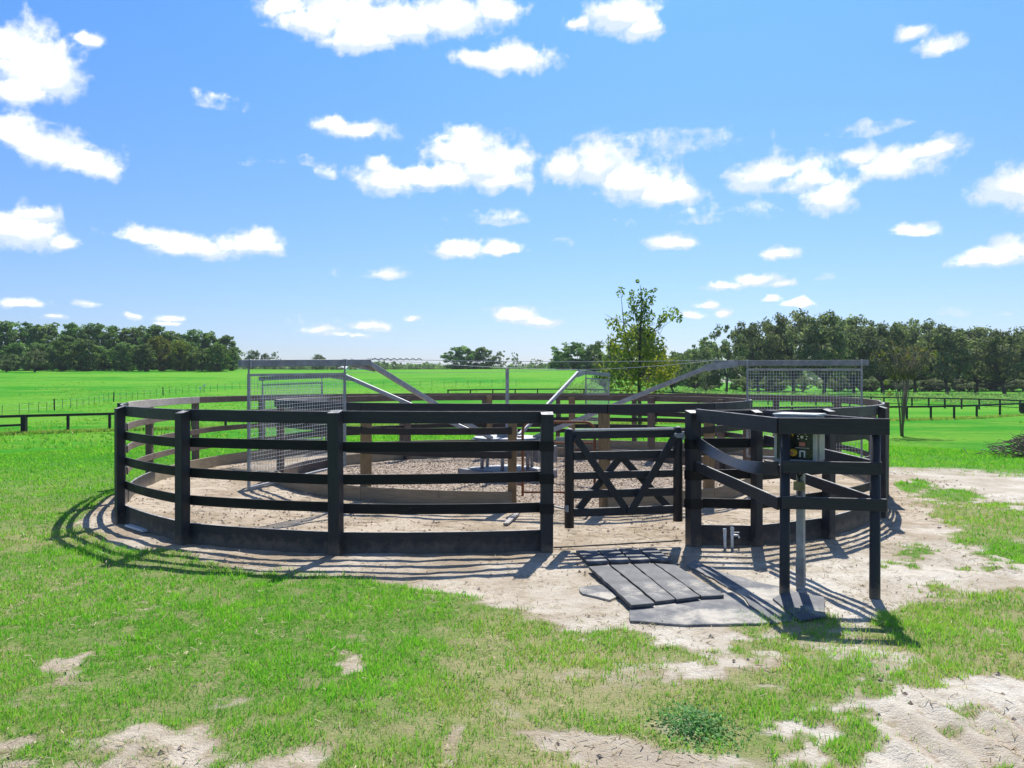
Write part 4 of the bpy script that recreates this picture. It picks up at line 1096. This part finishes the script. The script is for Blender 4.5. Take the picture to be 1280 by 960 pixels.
def sparse_tree():
    """the tall thin young tree behind the gate: clumps at their own places round a straight stem"""
    rng = np.random.default_rng(8); Y = 62.0
    x0 = (800 - X0) / F * Y; z0 = tz(x0, Y)
    t = thing('tree', 'tall sparse young tree with loose yellowing leaves rising behind the wooden gate', 'tree', (x0, Y, z0))
    s = Y / F
    def L(px, py): return np.array([(px - 800) * s, 0, CAMH + (Y0 - py) * s - z0])
    spots = [(797, 352, 3, 4), (776, 365, 6, 9), (790, 366, 4, 8), (803, 362, 5, 10), (818, 362, 5, 7), (795, 377, 10, 34), (808, 374, 10, 34), (800, 388, 13, 54), (790, 396, 11, 40), (808, 396, 11, 40), (768, 400, 7, 12), (765, 404, 8, 16),
             (836, 391, 9, 24), (846, 396, 7, 14), (828, 399, 7, 18), (823, 406, 5, 10), (780, 414, 13, 50), (800, 412, 13, 50), (812, 416, 11, 44), (775, 430, 14, 60), (795, 432, 14, 64), (815, 430, 12, 54), (770, 446, 13, 44), (800, 448, 15, 64), (820, 446, 12, 54),
             (828, 462, 12, 54), (780, 466, 13, 48), (806, 468, 14, 56), (832, 472, 9, 36), (768, 478, 9, 30), (790, 480, 13, 40), (818, 480, 12, 40), (760, 462, 10, 34), (840, 458, 9, 30)]
    cents = np.array([L(a, b) + np.array([0, rng.uniform(-1, 1) * (.3 + .6 * (b > 405)), 0]) for a, b, _, _ in spots])
    V, T = [], []
    for (a, b, rr, n), c in zip(spots, cents):
        yl = .0 if b < 400 else (.55 if (a > 805 and b > 425) else .22)
        v, tt = clump_leaves(rng, [c], [rr * s * (1.15 if b < 420 else 1.42)], n * (2.5 if b < 420 else 4.0), .135, .45, yl, 1.0); V.append(v); T.append(tt)
    o = np_mesh('crown', np.concatenate(V), 4, np.concatenate(T), 'young_leaf', t)
    b = MB()
    st = [L(800, 540), L(799, 480), L(800, 440), L(801, 400), L(803, 375), L(800, 356)]
    st[0][2] = -.3
    b.tube(st, [.17, .14, .11, .07, .04, .015], 9)
    b.tube([L(799, 470), L(786, 440), L(780, 410), L(776, 366)], [.08, .06, .04, .012], 6)
    b.tube([L(800, 436), L(815, 415), L(834, 394), L(848, 390)], [.06, .045, .025, .01], 6)
    b.tube([L(800, 420), L(785, 405), L(765, 398), L(756, 392)], [.05, .03, .018, .008], 6)
    for k in range(26):
        c = cents[rng.integers(5, len(cents))]; p = st[1] + (st[4] - st[1]) * rng.uniform(0, .8); p = np.array([0, 0, min(p[2], c[2] - .2)])
        b.tube([p, (p + c) / 2 + rng.normal(0, .12, 3), c], [.03, .018, .008], 5)
    o = b.build('trunk', 'bark', None, True); o.parent = t
sparse_tree()
def crepe_myrtle():
    rng = np.random.default_rng(15); Y = 50.0
    x0 = (1128 - X0) / F * Y; z0 = tz(x0, Y); s = Y / F
    t = thing('tree', 'small vase shaped ornamental tree with brown twigs and lime tips by the paddock', 'tree', (x0, Y, z0))
    def L(px, py): return np.array([(px - 1128) * s, 0, CAMH + (Y0 - py) * s - z0])
    b = MB(); tips = []
    for k in range(13):
        a = rng.uniform(0, 6.283); f = L(1128 + math.cos(a) * 10, 478 - rng.uniform(0, 6)); f[1] = math.sin(a) * .45
        b.tube([(rng.normal(0, .05), rng.normal(0, .05), -.2), f * np.array([.4, .4, .5]), f], [.035, .03, .02], 6)
        for j in range(9):
            q = L(1128 + math.cos(a) * 22 + rng.normal(0, 13), 446 + rng.normal(0, 10)); q[1] = math.sin(a) * 1.0 + rng.normal(0, .5)
            b.tube([f, (f + q) / 2 + rng.normal(0, .08, 3), q], [.020, .013, .006], 4); tips.append(q)
    o = b.build('trunk', 'stick_bark', None, True); o.parent = t
    tips = np.array(tips)
    V, T = clump_leaves(rng, tips, rng.uniform(.14, .34, len(tips)), 10, .055, .22, .05, 1.0)
    lime = [L(*p) for p in ((1103, 442), (1120, 437), (1155, 437), (1168, 441), (1135, 446), (1157, 459), (1108, 478), (1112, 492), (1118, 470))]
    V2, T2 = clump_leaves(rng, lime, [.22] * len(lime), 46, .065, .95, .25, 1.0)
    np_mesh('crown', np.concatenate([V, V2]), 4, np.concatenate([T, T2]), 'myrtle_leaf', t)
crepe_myrtle()
def far_scrub():
    """tall weeds along the paddock edge, too many to count"""
    rng = np.random.default_rng(51); n = 5200
    px = rng.uniform(700, 1330, n); y = rng.uniform(112, 150, n); x = (px - X0) / F * y
    k = fbm(x * .18, y * .18, 71, 3) > .47; x, y = x[k], y[k]
    c = np.stack([x, y, terrain(x, y) + rng.uniform(.1, .7, len(x))], -1)
    V, T = clump_leaves(rng, c, np.full(len(c), .5), 7, .13, .8, .1, 1.0)
    o = np_mesh('weeds', V, 4, T, 'weed_leaf'); tag(o, 'tall light green weeds growing along the paddock before the oaks', 'weeds', kind='stuff')
far_scrub()
def pasture_tufts():
    """rank grass standing along the fence lines and in loose clumps over the pasture"""
    rng = np.random.default_rng(71)
    px = rng.uniform(-60, 1340, 26000); y = rng.uniform(40, 150, 26000) ; x = (px - X0) / F * y
    k = (fbm(x * .09, y * .05, 73, 3) > .53) & (rng.random(len(x)) < .55); x, y = x[k], y[k]
    L = [ground_hit(a, b) for a, b in ((-95, 549), (30, 543), (137, 539), (282, 535.5), (460, 533.5), (640, 532), (820, 530), (990, 527.3), (1133, 525.6), (1221, 523), (1340, 515))]
    t_ = np.sort(rng.uniform(0, len(L) - 1.001, 7000)); i = t_.astype(int); f = t_ - i; L = np.array(L)
    fx = L[i, 0] * (1 - f) + L[i + 1, 0] * f + rng.normal(0, .3, len(t_)); fy = L[i, 1] * (1 - f) + L[i + 1, 1] * f + rng.normal(0, .35, len(t_)) + .1
    n1 = len(x); x, y = np.concatenate([x, fx]), np.concatenate([y, fy]); n = len(x); rep_ = 4
    x, y = np.repeat(x, rep_) + rng.normal(0, .10, n * rep_), np.repeat(y, rep_) + rng.normal(0, .10, n * rep_)
    fence = np.repeat(np.arange(n) >= n1, rep_); n = len(x)
    z = terrain(x, y) - .02; h = rng.uniform(.10, .24, n) * np.where(fence, 1.25, 1); w = rng.uniform(.03, .07, n); th = rng.uniform(0, 6.283, n); le = rng.normal(0, .5, n) * h; ph = rng.uniform(0, 6.283, n)
    A = np.stack([x - np.cos(th) * w, y - np.sin(th) * w, z], -1); B = np.stack([x + np.cos(th) * w, y + np.sin(th) * w, z], -1); T = np.stack([x + np.cos(ph) * le, y + np.sin(ph) * le, z + h], -1)
    tone = np.stack([np.clip(rng.normal(.45, .3, n), 0, 1), np.clip(rng.normal(np.where(fence, .42, .14), .22), 0, 1)], -1)
    o = np_mesh('pasture_tufts', np.stack([A, B, T], 1).reshape(-1, 3), 3, tone, 'grass_blade'); tag(o, 'rank tufts of longer grass over the pasture and along the fence foot', 'grass', kind='stuff')
pasture_tufts()
def far_woods():
    """a low belt of woodland on the skyline, too far off to tell its trees apart"""
    rng = np.random.default_rng(61); n = 5200
    px = rng.uniform(-420, 1700, n); Y = rng.uniform(470, 560, n); x = (px - X0) / F * Y
    hgt = 3.5 + 5.0 * fbm(px / 38, px * 0, 81, 3) + 7 * sst(700, 820, px) + 4 * (1 - sst(280, 330, px))
    c = np.stack([x, Y, terrain(x, Y) + rng.uniform(0, 1, n) ** .7 * hgt], -1)
    V, T = clump_leaves(rng, c, np.full(n, 2.6), 18, 1.0, .5)
    o = np_mesh('far_woods', V, 4, T, 'wood_leaf'); tag(o, 'low belt of distant woodland along the skyline', 'woods', kind='stuff')
far_woods()

# ------------------------------------------------------------------ sky, sun, camera
SUN_AZ, SUN_EL = R(15), R(52.5)
def world():
    w = bpy.data.worlds.new('World'); SC.world = w; w.use_nodes = True
    t = NT(w.node_tree)
    sky = t.n('ShaderNodeTexSky', sky_type='NISHITA', sun_disc=False, sun_elevation=SUN_EL, sun_rotation=SUN_AZ, altitude=30, air_density=1.0, dust_density=.5, ozone_density=1.6)
    d = t.n('ShaderNodeTexCoord').outputs['Generated']
    s = t.n('ShaderNodeSeparateXYZ', {0: d})
    el = t.m('ARCSINE', s.outputs[2])
    rise = t.ramp(el, 0.0, .46, 0, 1, False)
    skyc = t.mix(1.0, sky.outputs[0], t.mix(t.ramp(el, .5, 1.0), t.mix(rise, HORIZON_TINT, ZENITH_TINT), (.34, .62, 1.0)), 'MULTIPLY')
    b1 = t.n('ShaderNodeBackground', {'Color': skyc, 'Strength': SKY})
    t.n('ShaderNodeOutputWorld', {'Surface': b1.outputs[0]})
    w.cycles.sampling_method = 'MANUAL'; w.cycles.sample_map_resolution = 512
def clouds():
    """fair weather cumulus on the vault of the sky, kilometres away, over the whole half of the sky ahead and scattered behind"""
    blobs = [(30, 70, 70, 50), (60, 85, 48, 42), (10, 60, 50, 36), (20, 112, 50, 20), (110, 47, 28, 13), (60, 182, 70, 30), (15, 165, 40, 26), (110, 200, 46, 26), (135, 212, 24, 18),
             (30, 290, 62, 26), (50, 268, 30, 20), (80, 302, 24, 16), (190, 298, 58, 16), (240, 308, 60, 18), (300, 306, 50, 18), (322, 298, 26, 14), (420, 156, 30, 14), (448, 162, 42, 17),
             (488, 222, 40, 22), (475, 205, 16, 14), (530, 220, 40, 18), (575, 190, 42, 30), (610, 200, 46, 34), (625, 222, 34, 20), (560, 215, 40, 22),
             (705, 206, 30, 20), (752, 203, 44, 33), (790, 220, 56, 32), (840, 236, 44, 22), (975, 212, 55, 28), (1020, 220, 52, 28), (1045, 240, 46, 24), (1080, 195, 30, 16), (1130, 205, 50, 26), (1160, 190, 46, 16), (1185, 187, 24, 9),
             (1255, 240, 40, 22), (1280, 235, 40, 32), (1340, 240, 60, 40), (1245, 322, 52, 14), (1275, 312, 36, 18), (1330, 315, 60, 18), (1150, 287, 34, 11), (1135, 284, 20, 8), (835, 302, 32, 13), (580, 308, 34, 14), (630, 308, 38, 10), (487, 339, 21, 8),
             (648, 396, 36, 13), (680, 402, 28, 8), (905, 355, 30, 9), (940, 348, 34, 12), (975, 356, 24, 8), (970, 376, 20, 7), (1005, 381, 26, 8), (355, 8, 40, 20), (400, 25, 60, 26), (455, 48, 52, 20), (430, 15, 60, 26), (500, 30, 50, 30), (560, 18, 60, 30), (615, 12, 36, 22),
             (630, 70, 48, 20), (600, 74, 28, 16), (770, 12, 48, 22), (800, 30, 26, 16), (712, 25, 20, 9), (1150, 45, 24, 9), (1185, 58, 28, 11), (28, 383, 34, 9), (66, 399, 21, 6), (110, 382, 22, 7), (166, 393, 13, 5), (208, 394, 22, 7), (205, 402, 20, 5), (458, 406, 22, 7), (430, 418, 32, 5), (405, 412, 30, 6), (505, 396, 13, 5),
             (872, 382, 18, 6), (898, 392, 14, 5), (850, 394, 24, 8), (970, 318, 24, 9)]
    faint = [(612, 268, 44, 10), (905, 266, 60, 13), (768, 276, 22, 7), (433, 340, 22, 7), (410, 215, 12, 9), (20, 345, 12, 7), (850, 175, 90, 16), (240, 120, 60, 10), (1035, 345, 12, 5), (360, 200, 50, 6), (1060, 160, 60, 10), (700, 300, 14, 5), (1200, 392, 40, 6), (390, 402, 30, 8)]
    R0 = 5200.0
    m, t = material('cloud')
    f = t.n('ShaderNodeSeparateColor', {0: t.n('ShaderNodeAttribute', attribute_name='cloud').outputs['Color']})
    P = t.scale(t.n('ShaderNodeNewGeometry').outputs['Position'], (1 / R0, 1 / R0, 1 / R0))
    n = t.m('SUBTRACT', t.noise(P, 130, 7, .68), .5)
    al = t.ramp(t.m('ADD', f.outputs[0], t.m('MULTIPLY', n, .34)), .47, .80)
    thick_shade = t.ramp(t.m('ADD', f.outputs[1], t.m('MULTIPLY', n, .16)), .56, 1.02)
    em = t.n('ShaderNodeEmission', {'Color': t.mix(thick_shade, (.56, .65, .76), (1.04, 1.03, 1.02)), 'Strength': CLOUD})
    mx = t.n('ShaderNodeMixShader', {0: al, 1: t.n('ShaderNodeBsdfTransparent').outputs[0], 2: em.outputs[0]})
    t.n('ShaderNodeOutputMaterial', {'Surface': mx.outputs[0]})
    m.cycles.emission_sampling = 'NONE'
    def sheet(az, el, wild):
        A, E = np.meshgrid(az, el)
        def bil(x, y, sd, o=5, r=.55): 
            tot, amp, acc = 0, 1.0, 0
            for k in range(o):
                acc = acc + amp * (1 - np.abs(2 * vnoise(x * 2 ** k + 5.1 * k, y * 2 ** k, sd + k * 3) - 1) ** .9); tot += amp; amp *= r
            return acc / tot
        wx = (fbm(A * 9, E * 13, 201, 4) - .5) * .034 + (fbm(A * 40, E * 52, 203, 4, .6) - .5) * .014
        wy = (fbm(A * 9, E * 13, 205, 4) - .5) * .018 + (fbm(A * 40, E * 52, 207, 4, .6) - .5) * .010
        a_, e_ = A + wx, E + wy
        fld = np.full(A.shape, -2.0); base = np.zeros(A.shape)
        if wild:
            fld = (fbm(A * 2.2, E * 3.4, 301, 4) - .66) * 4
            sunward = np.cos(E) * math.cos(SUN_EL) * np.cos(A - SUN_AZ) + np.sin(E) * math.sin(SUN_EL)
            fld -= 3 * sst(.80, .93, sunward) + 3 * (1 - sst(.72, .95, np.abs(A))) * (1 - sst(.55, .65, E))
        else:
            for lst, cap in ((blobs, 9.), (faint, .02)):
                for px, py, rx, ry in lst:
                    u, vv = (px - X0) / F, (Y0 - py) / F
                    c0 = math.atan(u); c1 = math.atan(vv / math.hypot(1, u)); ra = rx / F * math.cos(c0) ** 2 * 1.16; rb = ry / F * 1.20 * math.cos(c0)
                    dx = (a_ - c0) / ra; d0 = (e_ - c1) / rb + .14; dy = np.maximum(d0, -1.6 * d0)
                    fi = np.minimum(1 - np.hypot(dx, dy), cap)
                    base = np.where(fi > fld, sst(.15, -.55, d0), base); fld = np.maximum(fld, fi)  # underside shade of each cloud, painted into its colour below
        dens = fld + (bil(A * 30, E * 38, 211) - .60) * 1.05 + (fbm(A * 14, E * 20, 221, 3) - .5) * .5
        thick_shade = fld * .9 + (fbm(A * 22, E * 34, 231, 4) - .5) * 1.5 + (bil(A * 34, E * 46, 241, 4) - .6) * .7 - base * .75 + .25
        D = np.clip(.5 + dens * .5, 0, 1); T = np.clip(.5 + thick_shade * .5, 0, 1)
        V = np.stack([np.sin(A) * np.cos(E) * R0, np.cos(A) * np.cos(E) * R0, np.sin(E) * R0 + CAMH], -1).reshape(-1, 3)
        ny, nx = A.shape
        live = D > .34
        q = live[:-1, :-1] | live[1:, :-1] | live[:-1, 1:] | live[1:, 1:]
        r_, c_ = np.nonzero(q); b_ = r_ * nx + c_
        return V, np.stack([b_, b_ + nx, b_ + nx + 1, b_ + 1], -1), D.ravel(), T.ravel()
    V1, F1, D1, T1 = sheet(np.arange(-.86, .86, .0024), np.arange(.004, .53, .0024), False)
    V2, F2, D2, T2 = sheet(np.arange(-math.pi, math.pi + .01, .02), np.arange(.05, 1.35, .02), True)
    V = np.concatenate([V1, V2 * .985]).astype(np.float32); Fq = np.concatenate([F1, F2 + len(V1)]).astype(np.int32)
    used, inv = np.unique(Fq, return_inverse=True)
    C = np.ones((len(V), 4), np.float32); C[:, 0] = np.concatenate([D1, D2]); C[:, 1] = np.concatenate([T1, T2])
    V, C, Fq = V[used], C[used], inv.reshape(Fq.shape).astype(np.int32)
    me = bpy.data.meshes.new('clouds')
    me.vertices.add(len(V)); me.vertices.foreach_set('co', V.ravel())
    me.loops.add(Fq.size); me.loops.foreach_set('vertex_index', Fq.ravel())
    me.polygons.add(len(Fq)); me.polygons.foreach_set('loop_start', np.arange(len(Fq), dtype=np.int32) * 4); me.polygons.foreach_set('loop_total', np.full(len(Fq), 4, np.int32))
    me.attributes.new('cloud', 'FLOAT_COLOR', 'POINT').data.foreach_set('color', C.ravel())
    me.materials.append(m); me.update(calc_edges=True)
    o = bpy.data.objects.new('clouds', me); COL.objects.link(o)
    tag(o, 'scattered white fair weather clouds high in the blue sky', 'clouds', kind='stuff')
def haze():
    m, t = material('air')
    v = t.n('ShaderNodeVolumePrincipled', {'Color': (.80, .88, 1.0, 1), 'Density': .00013, 'Anisotropy': .35})
    t.n('ShaderNodeOutputMaterial', {'Volume': v.outputs[0]})
    zl, zh = -3.4, 26.0; a, b, c, d = -1400, 1400, -450, 1500
    me = bpy.data.meshes.new('haze')
    me.from_pydata([(x, y, z) for z in (zl, zh) for x, y in ((a, c), (b, c), (b, d), (a, d))], [], [(3, 2, 1, 0), (4, 5, 6, 7), (0, 1, 5, 4), (1, 2, 6, 5), (2, 3, 7, 6), (3, 0, 4, 7)])
    me.materials.append(m); o = bpy.data.objects.new('haze', me); COL.objects.link(o)
    tag(o, 'thin summer haze lying over the whole pasture', 'haze', kind='stuff')
SKY, CLOUD = .096, .93
HORIZON_TINT, ZENITH_TINT = (.60, .66, .93), (.46, .87, 1.30)
world(); clouds(); haze()
sl = bpy.data.lights.new('sun', 'SUN'); sl.energy = 5.0; sl.angle = R(.53); sl.color = (1.0, .955, .88)
so = bpy.data.objects.new('sun', sl); COL.objects.link(so)
sd = Vector((math.sin(SUN_AZ) * math.cos(SUN_EL), math.cos(SUN_AZ) * math.cos(SUN_EL), math.sin(SUN_EL)))
so.rotation_euler = sd.to_track_quat('Z', 'Y').to_euler(); so.location = (20, 60, 60)
cd = bpy.data.cameras.new('camera'); cam = bpy.data.objects.new('camera', cd); COL.objects.link(cam)
cd.sensor_width = 36; cd.lens = 36 * F / 1280; cd.clip_start = .05; cd.clip_end = 9000
cam.location = (0, 0, CAMH); cam.rotation_euler = (R(90) - math.atan((480 - Y0) / F), 0, 0)
SC.camera = cam
SC.view_settings.view_transform = 'Standard'; SC.view_settings.look = 'None'; SC.view_settings.gamma = 1; SC.view_settings.use_curve_mapping = False
SC.view_settings.exposure = .54
SC.render.engine = 'CYCLES'
SC.cycles.max_bounces = 6; SC.cycles.diffuse_bounces = 3; SC.cycles.glossy_bounces = 2; SC.cycles.transmission_bounces = 4; SC.cycles.transparent_max_bounces = 4
SC.cycles.use_denoising = True; SC.cycles.caustics_reflective = False; SC.cycles.caustics_refractive = False
